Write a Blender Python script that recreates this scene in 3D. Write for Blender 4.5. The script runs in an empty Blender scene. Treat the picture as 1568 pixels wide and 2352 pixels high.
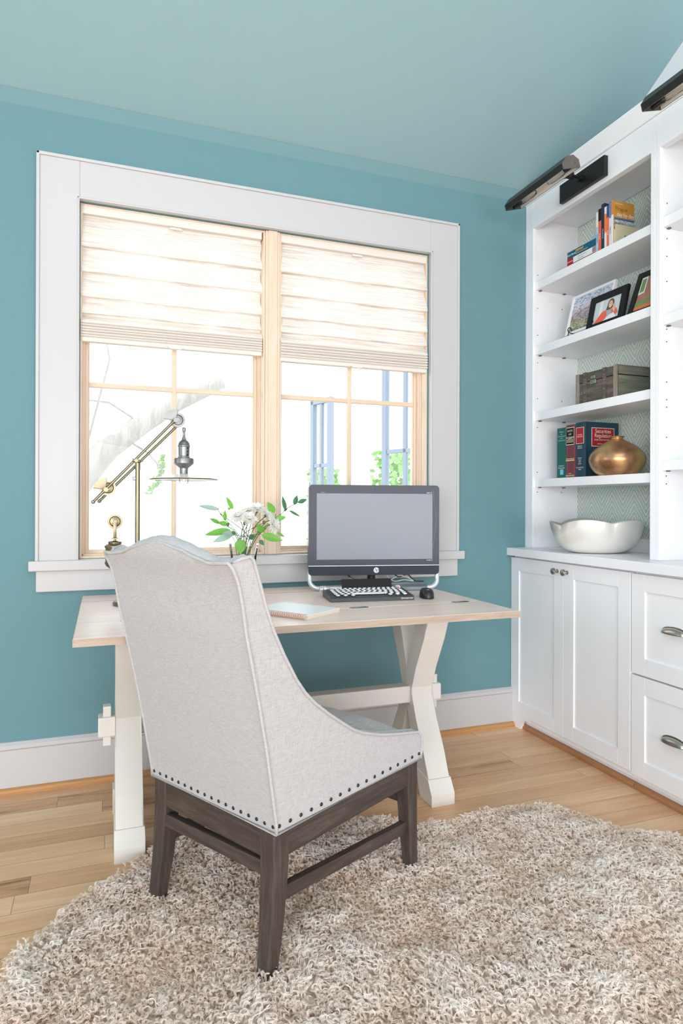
import bpy, bmesh, math, random
from mathutils import Vector, Matrix
random.seed(7)
SC = bpy.context.scene
PI = math.pi
R = math.radians

# ------------------------------------------------------------------ camera, world, lights, exposure
CAMH = 1.13
cam = bpy.data.objects.new('camera', bpy.data.cameras.new('camera'))
SC.collection.objects.link(cam)
cam.location = (0, 0, CAMH)
cam.data.sensor_fit = 'VERTICAL'
cam.data.sensor_height = 36.0
cam.data.sensor_width = 24.0
cam.data.lens = 1483.35 / 2352 * 36
cam.data.shift_y = -18.5 / 2352
cam.data.clip_start = 0.05
cam.rotation_euler = (Matrix.Rotation(-0.3525, 4, 'Z') @ Matrix.Rotation(PI / 2 + 0.0006, 4, 'X') @ Matrix.Rotation(0.0033, 4, 'Z')).to_euler()
SC.camera = cam

SC.view_settings.view_transform = 'Standard'
SC.view_settings.look = 'None'
SC.view_settings.gamma = 1.0
SC.view_settings.exposure = 0.18
SC.view_settings.use_curve_mapping = False

world = bpy.data.worlds.new('overcast sky')
SC.world = world
world.use_nodes = True
bg = world.node_tree.nodes['Background']
bg.inputs['Color'].default_value = (0.97, 0.985, 1.0, 1)
bg.inputs['Strength'].default_value = 2.7

def area(name, loc, target, sx, sy, power, col=(1, 1, 1)):
    l = bpy.data.lights.new(name, 'AREA'); l.shape = 'RECTANGLE'; l.size = sx; l.size_y = sy
    l.energy = power; l.color = col
    o = bpy.data.objects.new(name, l); SC.collection.objects.link(o); o.location = loc
    d = Vector(target) - Vector(loc)
    o.rotation_euler = d.to_track_quat('-Z', 'Y').to_euler()
    return o
# daylight through the room's other windows, plus an added overhead fill; all unseen
LC = (0.99, 0.98, 1.0)
area('window_light_back', (0.6, -3.65, 1.35), (0.8, 2.0, 2.9), 4.2, 2.2, 190, LC)
area('window_light_corner', (-2.6, -3.5, 1.6), (1.6, 2.0, 1.1), 2.4, 2.4, 225, LC)
area('window_light_left', (-4.30, 1.9, 1.4), (2.0, 2.1, 0.6), 1.8, 2.4, 45, LC)
area('overhead_fill', (0.3, -0.6, 3.7), (0.5, 0.2, 0.0), 2.4, 2.0, 34, LC)  # unseen fill added to lift the cabinet doors and floor

# ------------------------------------------------------------------ helpers
def link(o):
    SC.collection.objects.link(o); return o

class MB:
    """collects shapes in one mesh"""
    def __init__(s): s.bm = bmesh.new(); s.mats = []
    def _mi(s, m):
        if m is None: return 0
        if m not in s.mats: s.mats.append(m)
        return s.mats.index(m)
    def box(s, c, d, rot=None, bev=0.0, m=None, seg=2):
        r = bmesh.ops.create_cube(s.bm, size=1.0)
        vs = r['verts']
        for v in vs: v.co = Vector((v.co.x * d[0], v.co.y * d[1], v.co.z * d[2]))
        if bev > 0:
            es = list({e for v in vs for e in v.link_edges})
            rr = bmesh.ops.bevel(s.bm, geom=es, offset=min(bev, min(d) * 0.45), segments=seg, affect='EDGES', profile=0.5)
            vs = list({v for f in rr['faces'] for v in f.verts} | {v for v in vs if v.is_valid})
            fs = set()
            for v in vs:
                for f in v.link_faces: fs.add(f)
            vs = list({v for f in fs for v in f.verts})
        M = Matrix.Translation(Vector(c)) @ (rot.to_4x4() if rot is not None else Matrix.Identity(4))
        for v in vs: v.co = M @ v.co
        mi = s._mi(m)
        if m is not None:
            for f in {f for v in vs for f in v.link_faces}: f.material_index = mi
        return s
    def b(s, x0, x1, y0, y1, z0, z1, bev=0.0, m=None, seg=2):
        return s.box(((x0+x1)/2, (y0+y1)/2, (z0+z1)/2), (abs(x1-x0), abs(y1-y0), abs(z1-z0)), None, bev, m, seg)
    def faces(s, vs, fs, m=None):
        bv = [s.bm.verts.new(v) for v in vs]; mi = s._mi(m)
        for f in fs:
            try:
                nf = s.bm.faces.new([bv[i] for i in f]); nf.material_index = mi
            except ValueError: pass
        return s
    def prism(s, poly, axis, a, b_, m=None, bev=0.0):
        """poly: 2D points; axis 'X','Y','Z' is the extrusion axis; 2D coords are the two other axes in order"""
        def P(p, t):
            if axis == 'X': return (t, p[0], p[1])
            if axis == 'Y': return (p[0], t, p[1])
            return (p[0], p[1], t)
        n = len(poly)
        bv = [s.bm.verts.new(P(p, a)) for p in poly] + [s.bm.verts.new(P(p, b_)) for p in poly]
        fs = [s.bm.faces.new(bv[:n][::-1]), s.bm.faces.new(bv[n:])]
        for i in range(n):
            j = (i + 1) % n
            fs.append(s.bm.faces.new([bv[i], bv[j], bv[n+j], bv[n+i]]))
        mi = s._mi(m)
        for f in fs: f.material_index = mi
        if bev > 0:
            es = [e for e in {e for f in fs[:2] for e in f.edges}]
            bmesh.ops.bevel(s.bm, geom=es, offset=bev, segments=2, affect='EDGES', profile=0.5)
        return s
    def tube(s, pts, r, seg=10, closed=False, m=None, caps=True):
        pts = [Vector(p) for p in pts]; n = len(pts); mi = s._mi(m)
        rr = r if isinstance(r, (list, tuple)) else [r] * n
        rings = []; prev = None
        for i, p in enumerate(pts):
            if closed: t = (pts[(i+1) % n] - pts[i-1])
            else: t = (pts[min(i+1, n-1)] - pts[max(i-1, 0)])
            if t.length < 1e-9: t = Vector((0, 0, 1))
            t.normalize()
            if prev is None:
                u = t.cross(Vector((0, 0, 1)))
                if u.length < 1e-3: u = t.cross(Vector((1, 0, 0)))
            else:
                u = prev - t * prev.dot(t)
                if u.length < 1e-6: u = t.cross(Vector((0, 0, 1)))
            u.normalize(); w = t.cross(u); prev = u
            rings.append([s.bm.verts.new(p + (u * math.cos(2*PI*k/seg) + w * math.sin(2*PI*k/seg)) * rr[i]) for k in range(seg)])
        for i in range(n if closed else n - 1):
            A = rings[i]; B = rings[(i+1) % n]
            for k in range(seg):
                try:
                    f = s.bm.faces.new([A[k], A[(k+1) % seg], B[(k+1) % seg], B[k]]); f.material_index = mi; f.smooth = True
                except ValueError: pass
        if caps and not closed:
            f = s.bm.faces.new(rings[0][::-1]); f.material_index = mi
            f = s.bm.faces.new(rings[-1]); f.material_index = mi
        return s
    def cyl(s, p0, p1, r0, r1=None, seg=20, m=None):
        return s.tube([p0, p1], [r0, r0 if r1 is None else r1], seg, m=m)
    def lathe(s, prof, c=(0, 0, 0), seg=32, m=None, M=None):
        """prof: (r, z) list"""
        mi = s._mi(m); rings = []
        T = Matrix.Translation(Vector(c)) @ (M.to_4x4() if M is not None else Matrix.Identity(4))
        for r, z in prof:
            if r < 1e-6: rings.append([s.bm.verts.new(T @ Vector((0, 0, z)))])
            else: rings.append([s.bm.verts.new(T @ Vector((r*math.cos(2*PI*k/seg), r*math.sin(2*PI*k/seg), z))) for k in range(seg)])
        for A, B in zip(rings[:-1], rings[1:]):
            for k in range(seg):
                k2 = (k+1) % seg
                if len(A) == 1 and len(B) == 1: continue
                if len(A) == 1: q = [A[0], B[k], B[k2]]
                elif len(B) == 1: q = [A[k], A[k2], B[0]]
                else: q = [A[k], A[k2], B[k2], B[k]]
                try:
                    f = s.bm.faces.new(q); f.material_index = mi; f.smooth = True
                except ValueError: pass
        return s
    def grid(s, fn, nu, nv, m=None, smooth=True):
        mi = s._mi(m)
        g = [[s.bm.verts.new(fn(i/nu, j/nv)) for j in range(nv+1)] for i in range(nu+1)]
        for i in range(nu):
            for j in range(nv):
                f = s.bm.faces.new([g[i][j], g[i+1][j], g[i+1][j+1], g[i][j+1]]); f.material_index = mi; f.smooth = smooth
        return s
    def obj(s, name, mat=None, parent=None, smooth=None, kind=None, merge=True):
        if merge: bmesh.ops.remove_doubles(s.bm, verts=s.bm.verts, dist=1e-6)
        bmesh.ops.recalc_face_normals(s.bm, faces=s.bm.faces)
        me = bpy.data.meshes.new(name)
        s.bm.to_mesh(me); s.bm.free()
        if s.mats:
            for mm in s.mats: me.materials.append(mm)
        elif mat: me.materials.append(mat)
        if smooth:
            for p in me.polygons: p.use_smooth = True
            try: me.set_sharp_from_angle(angle=R(smooth if smooth is not True else 40))
            except Exception: pass
        o = link(bpy.data.objects.new(name, me))
        if parent is not None: o.parent = parent
        if kind: o['kind'] = kind
        return o

def thing(name, label, cat, loc=(0, 0, 0), rz=0.0, group=None):
    o = link(bpy.data.objects.new(name, None)); o.location = loc; o.rotation_euler = (0, 0, rz)
    o.empty_display_size = 0.05
    o['label'] = label; o['category'] = cat
    if group: o['group'] = group
    return o
def tag(o, label, cat, group=None):
    o['label'] = label; o['category'] = cat
    if group: o['group'] = group
    return o
def text(s, name, size, mat, parent, M, ext=0.0003, align='CENTER', shear=0.0, xs=1.0, bold=0.0):
    cu = bpy.data.curves.new(name, 'FONT'); cu.body = s; cu.size = size; cu.extrude = ext; cu.align_x = align; cu.align_y = 'CENTER'
    cu.shear = shear; cu.offset = bold
    o = bpy.data.objects.new(name, cu); link(o)
    dg = bpy.context.evaluated_depsgraph_get(); me = bpy.data.meshes.new_from_object(o.evaluated_get(dg))
    bpy.data.objects.remove(o); me.materials.clear(); me.materials.append(mat)
    me.transform(Matrix.Diagonal((xs, 1, 1, 1))); me.transform(M)
    q = link(bpy.data.objects.new(name, me))
    if parent is not None: q.parent = parent
    return q
def frame_m(origin, xdir, ydir):
    """matrix mapping local x,y,z to xdir, ydir, normal at origin"""
    x = Vector(xdir).normalized(); y = Vector(ydir).normalized(); z = x.cross(y)
    m = Matrix((x, y, z)).transposed().to_4x4(); m.translation = Vector(origin); return m

# ------------------------------------------------------------------ materials
def srgb(r, g, b):
    f = lambda c: (c/255)/12.92 if c/255 <= 0.04045 else ((c/255+0.055)/1.055)**2.4
    return (f(r), f(g), f(b), 1)
def mat(name, col, rough=0.5, metal=0.0, spec=0.5, bump=None, var=None, coat=0.0, **kw):
    m = bpy.data.materials.new(name); m.use_nodes = True
    nt = m.node_tree; p = nt.nodes['Principled BSDF']
    p.inputs['Base Color'].default_value = col
    p.inputs['Roughness'].default_value = rough; p.inputs['Metallic'].default_value = metal
    p.inputs['Specular IOR Level'].default_value = spec
    if coat: p.inputs['Coat Weight'].default_value = coat; p.inputs['Coat Roughness'].default_value = 0.15
    tc = nt.nodes.new('ShaderNodeTexCoord')
    if var:   # (scale, amount) tonal variation
        n = nt.nodes.new('ShaderNodeTexNoise'); n.inputs['Scale'].default_value = var[0]; n.inputs['Detail'].default_value = 4
        nt.links.new(tc.outputs['Object'], n.inputs['Vector'])
        mx = nt.nodes.new('ShaderNodeMix'); mx.data_type = 'RGBA'
        mx.inputs[6].default_value = tuple(c * (1 - var[1]) for c in col[:3]) + (1,)
        mx.inputs[7].default_value = tuple(min(1, c * (1 + var[1])) for c in col[:3]) + (1,)
        nt.links.new(n.outputs['Fac'], mx.inputs[0]); nt.links.new(mx.outputs[2], p.inputs['Base Color'])
    if bump:  # (scale, strength)
        n = nt.nodes.new('ShaderNodeTexNoise'); n.inputs['Scale'].default_value = bump[0]; n.inputs['Detail'].default_value = 3
        nt.links.new(tc.outputs['Object'], n.inputs['Vector'])
        bp = nt.nodes.new('ShaderNodeBump'); bp.inputs['Strength'].default_value = bump[1]; bp.inputs['Distance'].default_value = 0.002
        nt.links.new(n.outputs['Fac'], bp.inputs['Height']); nt.links.new(bp.outputs['Normal'], p.inputs['Normal'])
    return m
class NG:
    def __init__(s, name):
        s.m = bpy.data.materials.new(name); s.m.use_nodes = True; s.nt = s.m.node_tree; s.p = s.nt.nodes['Principled BSDF']; s.out = s.nt.nodes['Material Output']
    def n(s, t, **kw):
        x = s.nt.nodes.new(t)
        for k, v in kw.items():
            if k in x.inputs: x.inputs[k].default_value = v
            else: setattr(x, k, v)
        return x
    def l(s, a, b): s.nt.links.new(a, b)
    def math(s, op, a, b=None, c=None):
        x = s.nt.nodes.new('ShaderNodeMath'); x.operation = op
        for i, v in enumerate((a, b, c)):
            if v is None: continue
            if isinstance(v, (int, float)): x.inputs[i].default_value = v
            else: s.l(v, x.inputs[i])
        return x.outputs[0]
    def mix(s, f, a, b):
        x = s.nt.nodes.new('ShaderNodeMix'); x.data_type = 'RGBA'
        for i, v in ((0, f), (6, a), (7, b)):
            if isinstance(v, (int, float, tuple)): x.inputs[i].default_value = v
            else: s.l(v, x.inputs[i])
        return x.outputs[2]

M = {}
M['teal'] = mat('teal wall paint', srgb(103, 143, 151), 0.75, spec=0.3, bump=(350, 0.08), var=(9, 0.02))
M['teal_ceiling'] = mat('teal ceiling paint', srgb(146, 178, 184), 0.75, spec=0.3, bump=(350, 0.06), var=(9, 0.02))
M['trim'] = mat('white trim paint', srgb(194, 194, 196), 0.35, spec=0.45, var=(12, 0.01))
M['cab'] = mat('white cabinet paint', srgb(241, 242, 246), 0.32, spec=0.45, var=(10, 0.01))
M['wallwhite'] = mat('white wall paint', srgb(235, 236, 238), 0.7, spec=0.3, bump=(300, 0.05))
M['deskwhite'] = mat('cream white desk paint', srgb(216, 213, 207), 0.4, spec=0.4, bump=(60, 0.15), var=(14, 0.015))
M['dark'] = mat('dark hole', (0.02, 0.02, 0.02, 1), 0.8)

def wood(name, c1, c2, c3, axis='X', scale=1.0, rough=0.4, spec=0.4, streak=1.0, coat=0.0):
    g = NG(name); tc = g.n('ShaderNodeTexCoord'); mp = g.n('ShaderNodeMapping')
    sc = {'X': (1.2, 14, 14), 'Y': (14, 1.2, 14), 'Z': (14, 14, 1.2)}[axis]
    mp.inputs['Scale'].default_value = tuple(v * scale for v in sc)
    g.l(tc.outputs['Object'], mp.inputs['Vector'])
    n1 = g.n('ShaderNodeTexNoise', Scale=2.2, Detail=8.0, Roughness=0.62, Distortion=0.6); g.l(mp.outputs[0], n1.inputs['Vector'])
    n2 = g.n('ShaderNodeTexNoise', Scale=9.0, Detail=6.0, Roughness=0.7); g.l(mp.outputs[0], n2.inputs['Vector'])
    r = g.n('ShaderNodeValToRGB'); r.color_ramp.elements[0].position = 0.32; r.color_ramp.elements[0].color = c1
    r.color_ramp.elements[1].position = 0.68; r.color_ramp.elements[1].color = c3
    e = r.color_ramp.elements.new(0.5); e.color = c2
    v = g.math('ADD', g.math('MULTIPLY', n1.outputs['Fac'], 0.65), g.math('MULTIPLY', n2.outputs['Fac'], 0.35 * streak))
    g.l(v, r.inputs[0]); g.l(r.outputs[0], g.p.inputs['Base Color'])
    bp = g.n('ShaderNodeBump'); bp.inputs['Strength'].default_value = 0.15; bp.inputs['Distance'].default_value = 0.001
    g.l(n2.outputs['Fac'], bp.inputs['Height']); g.l(bp.outputs['Normal'], g.p.inputs['Normal'])
    g.p.inputs['Roughness'].default_value = rough; g.p.inputs['Specular IOR Level'].default_value = spec
    if coat: g.p.inputs['Coat Weight'].default_value = coat; g.p.inputs['Coat Roughness'].default_value = 0.2
    return g.m
M['pine'] = wood('pale pine', srgb(214, 191, 168), srgb(222, 200, 178), srgb(230, 210, 189), 'Z', 1.2, 0.45, 0.4)
M['pine_x'] = wood('pale pine crosswise', srgb(214, 191, 168), srgb(222, 200, 178), srgb(230, 210, 189), 'X', 1.2, 0.45, 0.4)
M['desktop'] = wood('limed oak', srgb(220, 197, 185), srgb(232, 211, 200), srgb(242, 224, 215), 'X', 0.9, 0.33, 0.5)
M['dkwood'] = wood('grey brown weathered oak', srgb(48, 40, 36), srgb(66, 56, 51), srgb(88, 78, 72), 'Z', 2.2, 0.5, 0.4)
M['dkwood_y'] = wood('grey brown weathered oak across', srgb(48, 40, 36), srgb(66, 56, 51), srgb(88, 78, 72), 'Y', 2.2, 0.5, 0.4)
M['dkwood_x'] = wood('grey brown weathered oak along', srgb(48, 40, 36), srgb(66, 56, 51), srgb(88, 78, 72), 'X', 2.2, 0.5, 0.4)
M['shoe'] = wood('oak shoe moulding', srgb(170, 120, 72), srgb(188, 138, 88), srgb(203, 156, 104), 'X', 1.0, 0.4, 0.4)
M['shoe_y'] = wood('oak shoe moulding along cabinets', srgb(150, 104, 66), srgb(170, 122, 82), srgb(188, 140, 98), 'Y', 1.0, 0.4, 0.4)
M['trunk'] = wood('distressed trunk leather', srgb(66, 60, 54), srgb(92, 84, 76), srgb(128, 116, 104), 'Y', 1.6, 0.5, 0.4)
M['trunk_side'] = wood('distressed greenish wood', srgb(84, 86, 74), srgb(110, 112, 98), srgb(138, 136, 122), 'X', 1.6, 0.55, 0.4)
M['trunk_strap'] = wood('worn strap wood', srgb(108, 96, 84), srgb(140, 128, 114), srgb(168, 156, 142), 'Z', 2, 0.5, 0.4)
M['bark'] = wood('pale tree bark', srgb(150, 148, 143), srgb(170, 168, 163), srgb(192, 190, 186), 'Z', 0.4, 0.9, 0.2)

# plank floor: boards run along X, 9 cm wide, each with its own tone
def floor_mat():
    g = NG('oak strip floor'); tc = g.n('ShaderNodeTexCoord'); sp = g.n('ShaderNodeSeparateXYZ'); g.l(tc.outputs['Object'], sp.inputs[0])
    X, Y = sp.outputs[0], sp.outputs[1]
    row = g.math('FLOOR', g.math('DIVIDE', g.math('ADD', Y, 10.01), 0.0915))
    wn = g.n('ShaderNodeTexWhiteNoise'); wn.noise_dimensions = '1D'; g.l(row, wn.inputs['W'])
    xs = g.math('DIVIDE', g.math('ADD', X, g.math('MULTIPLY', wn.outputs['Value'], 3.7)), 1.15)
    col = g.math('FLOOR', xs)
    wn2 = g.n('ShaderNodeTexWhiteNoise'); wn2.noise_dimensions = '2D'
    cb = g.n('ShaderNodeCombineXYZ'); g.l(row, cb.inputs[0]); g.l(col, cb.inputs[1]); g.l(cb.outputs[0], wn2.inputs['Vector'])
    # gaps
    fy = g.math('FRACT', g.math('DIVIDE', g.math('ADD', Y, 10.01), 0.0915)); fx = g.math('FRACT', xs)
    gap = g.math('MAXIMUM', g.math('LESS_THAN', fy, 0.013), g.math('LESS_THAN', fx, 0.0012))
    # grain
    off = g.n('ShaderNodeCombineXYZ'); g.l(g.math('MULTIPLY', wn2.outputs['Value'], 37.0), off.inputs[0]); g.l(g.math('MULTIPLY', wn2.outputs['Value'], 91.0), off.inputs[2])
    va = g.n('ShaderNodeVectorMath', operation='ADD'); g.l(tc.outputs['Object'], va.inputs[0]); g.l(off.outputs[0], va.inputs[1])
    mp = g.n('ShaderNodeMapping'); mp.inputs['Scale'].default_value = (1.3, 13, 1); g.l(va.outputs[0], mp.inputs['Vector'])
    n1 = g.n('ShaderNodeTexNoise', Scale=1.6, Detail=9.0, Roughness=0.6, Distortion=1.2); g.l(mp.outputs[0], n1.inputs['Vector'])
    mp2 = g.n('ShaderNodeMapping'); mp2.inputs['Scale'].default_value = (3, 60, 1); g.l(va.outputs[0], mp2.inputs['Vector'])
    n2 = g.n('ShaderNodeTexNoise', Scale=2.0, Detail=5.0, Roughness=0.6); g.l(mp2.outputs[0], n2.inputs['Vector'])
    r = g.n('ShaderNodeValToRGB'); cr = r.color_ramp
    cr.elements[0].position = 0.24; cr.elements[0].color = srgb(136, 94, 66)
    cr.elements[1].position = 0.80; cr.elements[1].color = srgb(242, 208, 172)
    e = cr.elements.new(0.36); e.color = srgb(204, 154, 112)
    e = cr.elements.new(0.56); e.color = srgb(226, 180, 138)
    v = g.math('ADD', g.math('MULTIPLY', n1.outputs['Fac'], 0.55), g.math('MULTIPLY', n2.outputs['Fac'], 0.15))
    v = g.math('ADD', v, g.math('MULTIPLY', wn2.outputs['Value'], 0.30))
    g.l(v, r.inputs[0])
    c = g.mix(gap, r.outputs[0], srgb(120, 84, 54))
    g.l(c, g.p.inputs['Base Color'])
    g.p.inputs['Roughness'].default_value = 0.34; g.p.inputs['Specular IOR Level'].default_value = 0.45
    bp = g.n('ShaderNodeBump'); bp.inputs['Strength'].default_value = 0.3; bp.inputs['Distance'].default_value = 0.001
    g.l(g.math('SUBTRACT', g.math('MULTIPLY', n2.outputs['Fac'], 0.3), gap), bp.inputs['Height']); g.l(bp.outputs['Normal'], g.p.inputs['Normal'])
    return g.m
M['floor'] = floor_mat()

def linen_mat():
    g = NG('oatmeal linen upholstery'); tc = g.n('ShaderNodeTexCoord')
    a = g.n('ShaderNodeMapping'); a.inputs['Scale'].default_value = (60, 60, 900); g.l(tc.outputs['Object'], a.inputs['Vector'])
    b = g.n('ShaderNodeMapping'); b.inputs['Scale'].default_value = (900, 900, 60); g.l(tc.outputs['Object'], b.inputs['Vector'])
    n1 = g.n('ShaderNodeTexNoise', Scale=1.0, Detail=2.0); g.l(a.outputs[0], n1.inputs['Vector'])
    n2 = g.n('ShaderNodeTexNoise', Scale=1.0, Detail=2.0); g.l(b.outputs[0], n2.inputs['Vector'])
    v = g.math('ADD', g.math('MULTIPLY', n1.outputs['Fac'], 0.5), g.math('MULTIPLY', n2.outputs['Fac'], 0.5))
    r = g.n('ShaderNodeValToRGB'); r.color_ramp.elements[0].position = 0.3; r.color_ramp.elements[0].color = srgb(158, 157, 158)
    r.color_ramp.elements[1].position = 0.62; r.color_ramp.elements[1].color = srgb(187, 186, 188)
    g.l(v, r.inputs[0]); g.l(r.outputs[0], g.p.inputs['Base Color'])
    bp = g.n('ShaderNodeBump'); bp.inputs['Strength'].default_value = 0.25; bp.inputs['Distance'].default_value = 0.0006
    g.l(v, bp.inputs['Height']); g.l(bp.outputs['Normal'], g.p.inputs['Normal'])
    g.p.inputs['Roughness'].default_value = 0.9; g.p.inputs['Specular IOR Level'].default_value = 0.15
    g.p.inputs['Sheen Weight'].default_value = 0.15
    return g.m
M['linen'] = linen_mat()

def blind_mat():
    g = NG('woven translucent shade fabric'); tc = g.n('ShaderNodeTexCoord')
    a = g.n('ShaderNodeMapping'); a.inputs['Scale'].default_value = (5, 5, 260); g.l(tc.outputs['Object'], a.inputs['Vector'])
    n1 = g.n('ShaderNodeTexNoise', Scale=1.0, Detail=4.0, Roughness=0.7); g.l(a.outputs[0], n1.inputs['Vector'])
    r = g.n('ShaderNodeValToRGB'); r.color_ramp.elements[0].position = 0.32; r.color_ramp.elements[0].color = srgb(206, 194, 183)
    r.color_ramp.elements[1].position = 0.62; r.color_ramp.elements[1].color = srgb(247, 243, 239)
    g.l(n1.outputs['Fac'], r.inputs[0]); g.l(r.outputs[0], g.p.inputs['Base Color'])
    g.p.inputs['Roughness'].default_value = 0.85; g.p.inputs['Specular IOR Level'].default_value = 0.1
    t = g.n('ShaderNodeBsdfTranslucent'); g.l(r.outputs[0], t.inputs['Color'])
    mx = g.n('ShaderNodeMixShader'); mx.inputs[0].default_value = 0.31
    g.l(g.p.outputs[0], mx.inputs[1]); g.l(t.outputs[0], mx.inputs[2]); g.l(mx.outputs[0], g.out.inputs['Surface'])
    return g.m
M['blind'] = blind_mat()
M['blind_rail'] = mat('cream shade rail', srgb(226, 219, 212), 0.7, spec=0.2)

def glass_mat(name, fac=0.06, tint=(1, 1, 1, 1), rough=0.0):
    g = NG(name); g.nt.nodes.remove(g.p)
    t = g.n('ShaderNodeBsdfTransparent'); t.inputs[0].default_value = tint
    gl = g.n('ShaderNodeBsdfGlossy'); gl.inputs['Roughness'].default_value = rough
    fr = g.n('ShaderNodeFresnel'); fr.inputs['IOR'].default_value = 1.18
    mx = g.n('ShaderNodeMixShader'); g.l(g.math('ADD', fr.outputs[0], fac), mx.inputs[0])
    g.l(t.outputs[0], mx.inputs[1]); g.l(gl.outputs[0], mx.inputs[2]); g.l(mx.outputs[0], g.out.inputs['Surface'])
    return g.m
M['pane'] = glass_mat('window glass', 0.0)
M['vase_glass'] = glass_mat('cut vase glass', 0.05, (0.975, 0.985, 0.985, 1), 0.03)
M['bulb'] = glass_mat('clear bulb glass', 0.08, (0.96, 0.95, 0.92, 1), 0.0)
def metal(name, col, rough, bump=None, var=None): return mat(name, col, rough, 1.0, bump=bump, var=var)
M['brass'] = metal('antique brass', srgb(140, 131, 108), 0.36, var=(30, 0.12))
M['nickel'] = metal('aged nickel', srgb(142, 143, 142), 0.42, var=(30, 0.1))
M['brass_dk'] = metal('dark brass', srgb(112, 98, 78), 0.4)
M['satin'] = metal('satin nickel', srgb(176, 172, 162), 0.3)
M['bronze'] = mat('blackened bronze', srgb(52, 50, 48), 0.35, 0.7, var=(25, 0.25))
M['bronze_lt'] = mat('bronze end plate', srgb(110, 102, 96), 0.4, 0.6, var=(25, 0.15))
M['housing_in'] = mat('white enamelled housing inside', srgb(235, 234, 230), 0.35)
M['hsilver'] = metal('hinge metal', srgb(140, 146, 146), 0.35)
M['nail'] = mat('dark nailhead', srgb(58, 52, 48), 0.35, 0.7)
M['black'] = mat('black plastic', srgb(30, 32, 34), 0.35, spec=0.5)
M['blackmatte'] = mat('matt black', srgb(26, 26, 27), 0.6, spec=0.3)
M['bezel'] = mat('gloss dark bezel', srgb(44, 52, 62), 0.16, spec=0.22)
M['screen'] = mat('screen glare grey', srgb(126, 132, 142), 0.22, spec=0.3)  # grey base stands in for reflections and glare on the dark glass
M['chin'] = mat('speaker cloth chin', srgb(48, 54, 62), 0.6, spec=0.3, bump=(900, 0.3))
M['alu'] = mat('pale silver tube', srgb(214, 218, 224), 0.3, 0.5)
M['greybar'] = mat('grey metal speaker bar', srgb(128, 136, 142), 0.35, 0.6)
M['white'] = mat('plain white', srgb(242, 242, 242), 0.5, spec=0.3)
M['offwhite'] = mat('off white paper', srgb(232, 228, 220), 0.8, spec=0.1, bump=(400, 0.2))
M['pages'] = mat('book page edges', srgb(226, 216, 196), 0.9, spec=0.1, bump=(900, 0.4))
M['kb_body'] = mat('charcoal keyboard body', srgb(66, 72, 76), 0.45, 0.3)
M['key'] = mat('silver rimmed key', srgb(206, 210, 212), 0.3, 0.3)
M['keydark'] = mat('black key stem', srgb(40, 42, 44), 0.4)
M['keyred'] = mat('pink key', srgb(214, 140, 140), 0.4)
M['coil'] = mat('rose gold coil', srgb(236, 196, 182), 0.3, 0.35)
M['notecover'] = mat('pale grey notebook cover', srgb(226, 232, 234), 0.4, spec=0.4)
M['cable'] = mat('white cable', srgb(215, 218, 220), 0.4)
M['leaf'] = mat('fresh green leaf', srgb(110, 176, 66), 0.38, spec=0.5, var=(20, 0.25))
M['leaf_dk'] = mat('deep green leaf', srgb(58, 116, 74), 0.35, spec=0.5, var=(20, 0.25))
M['leaf_pale'] = mat('silvery leaf', srgb(160, 188, 172), 0.35, spec=0.6, var=(20, 0.2))
M['petal'] = mat('white petal', srgb(255, 255, 253), 0.7, spec=0.2)
M['bud'] = mat('greenish white bud', srgb(236, 238, 206), 0.7, spec=0.2)
M['stem'] = mat('green stem', srgb(84, 112, 62), 0.5)
M['stem_br'] = mat('brown stem', srgb(96, 70, 52), 0.6)
for k, v in (('leaf', .3), ('leaf_dk', .2), ('leaf_pale', .3), ('petal', .6), ('bud', .2)):
    M[k].node_tree.nodes['Principled BSDF'].inputs['Transmission Weight'].default_value = 0
    nt = M[k].node_tree; p = nt.nodes['Principled BSDF']; t = nt.nodes.new('ShaderNodeBsdfTranslucent'); mx = nt.nodes.new('ShaderNodeMixShader')
    t.inputs[0].default_value = p.inputs['Base Color'].default_value; mx.inputs[0].default_value = v
    nt.links.new(p.outputs[0], mx.inputs[1]); nt.links.new(t.outputs[0], mx.inputs[2]); nt.links.new(mx.outputs[0], nt.nodes['Material Output'].inputs['Surface'])

def bowl_mat():
    g = NG('silver lustre ceramic'); tc = g.n('ShaderNodeTexCoord')
    n = g.n('ShaderNodeTexNoise', Scale=9.0, Detail=3.0, Distortion=0.6); g.l(tc.outputs['Object'], n.inputs['Vector'])
    sp = g.n('ShaderNodeSeparateXYZ'); g.l(tc.outputs['Object'], sp.inputs[0])
    # a tarnished splash on the -X/+Y upper side
    d = g.math('ADD', g.math('ADD', g.math('MULTIPLY', sp.outputs[2], 9.0), g.math('MULTIPLY', sp.outputs[0], -3.0)), g.math('MULTIPLY', sp.outputs[1], 3.5))
    v = g.math('SUBTRACT', g.math('ADD', d, g.math('MULTIPLY', n.outputs['Fac'], 0.7)), 1.45)
    r = g.n('ShaderNodeValToRGB'); r.color_ramp.elements[0].position = 0.0; r.color_ramp.elements[0].color = srgb(238, 236, 230)
    r.color_ramp.elements[1].position = 0.45; r.color_ramp.elements[1].color = srgb(178, 178, 176)
    g.l(v, r.inputs[0]); g.l(r.outputs[0], g.p.inputs['Base Color'])
    g.p.inputs['Roughness'].default_value = 0.28; g.p.inputs['Metallic'].default_value = 0.3
    return g.m
M['bowl'] = bowl_mat()
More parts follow.
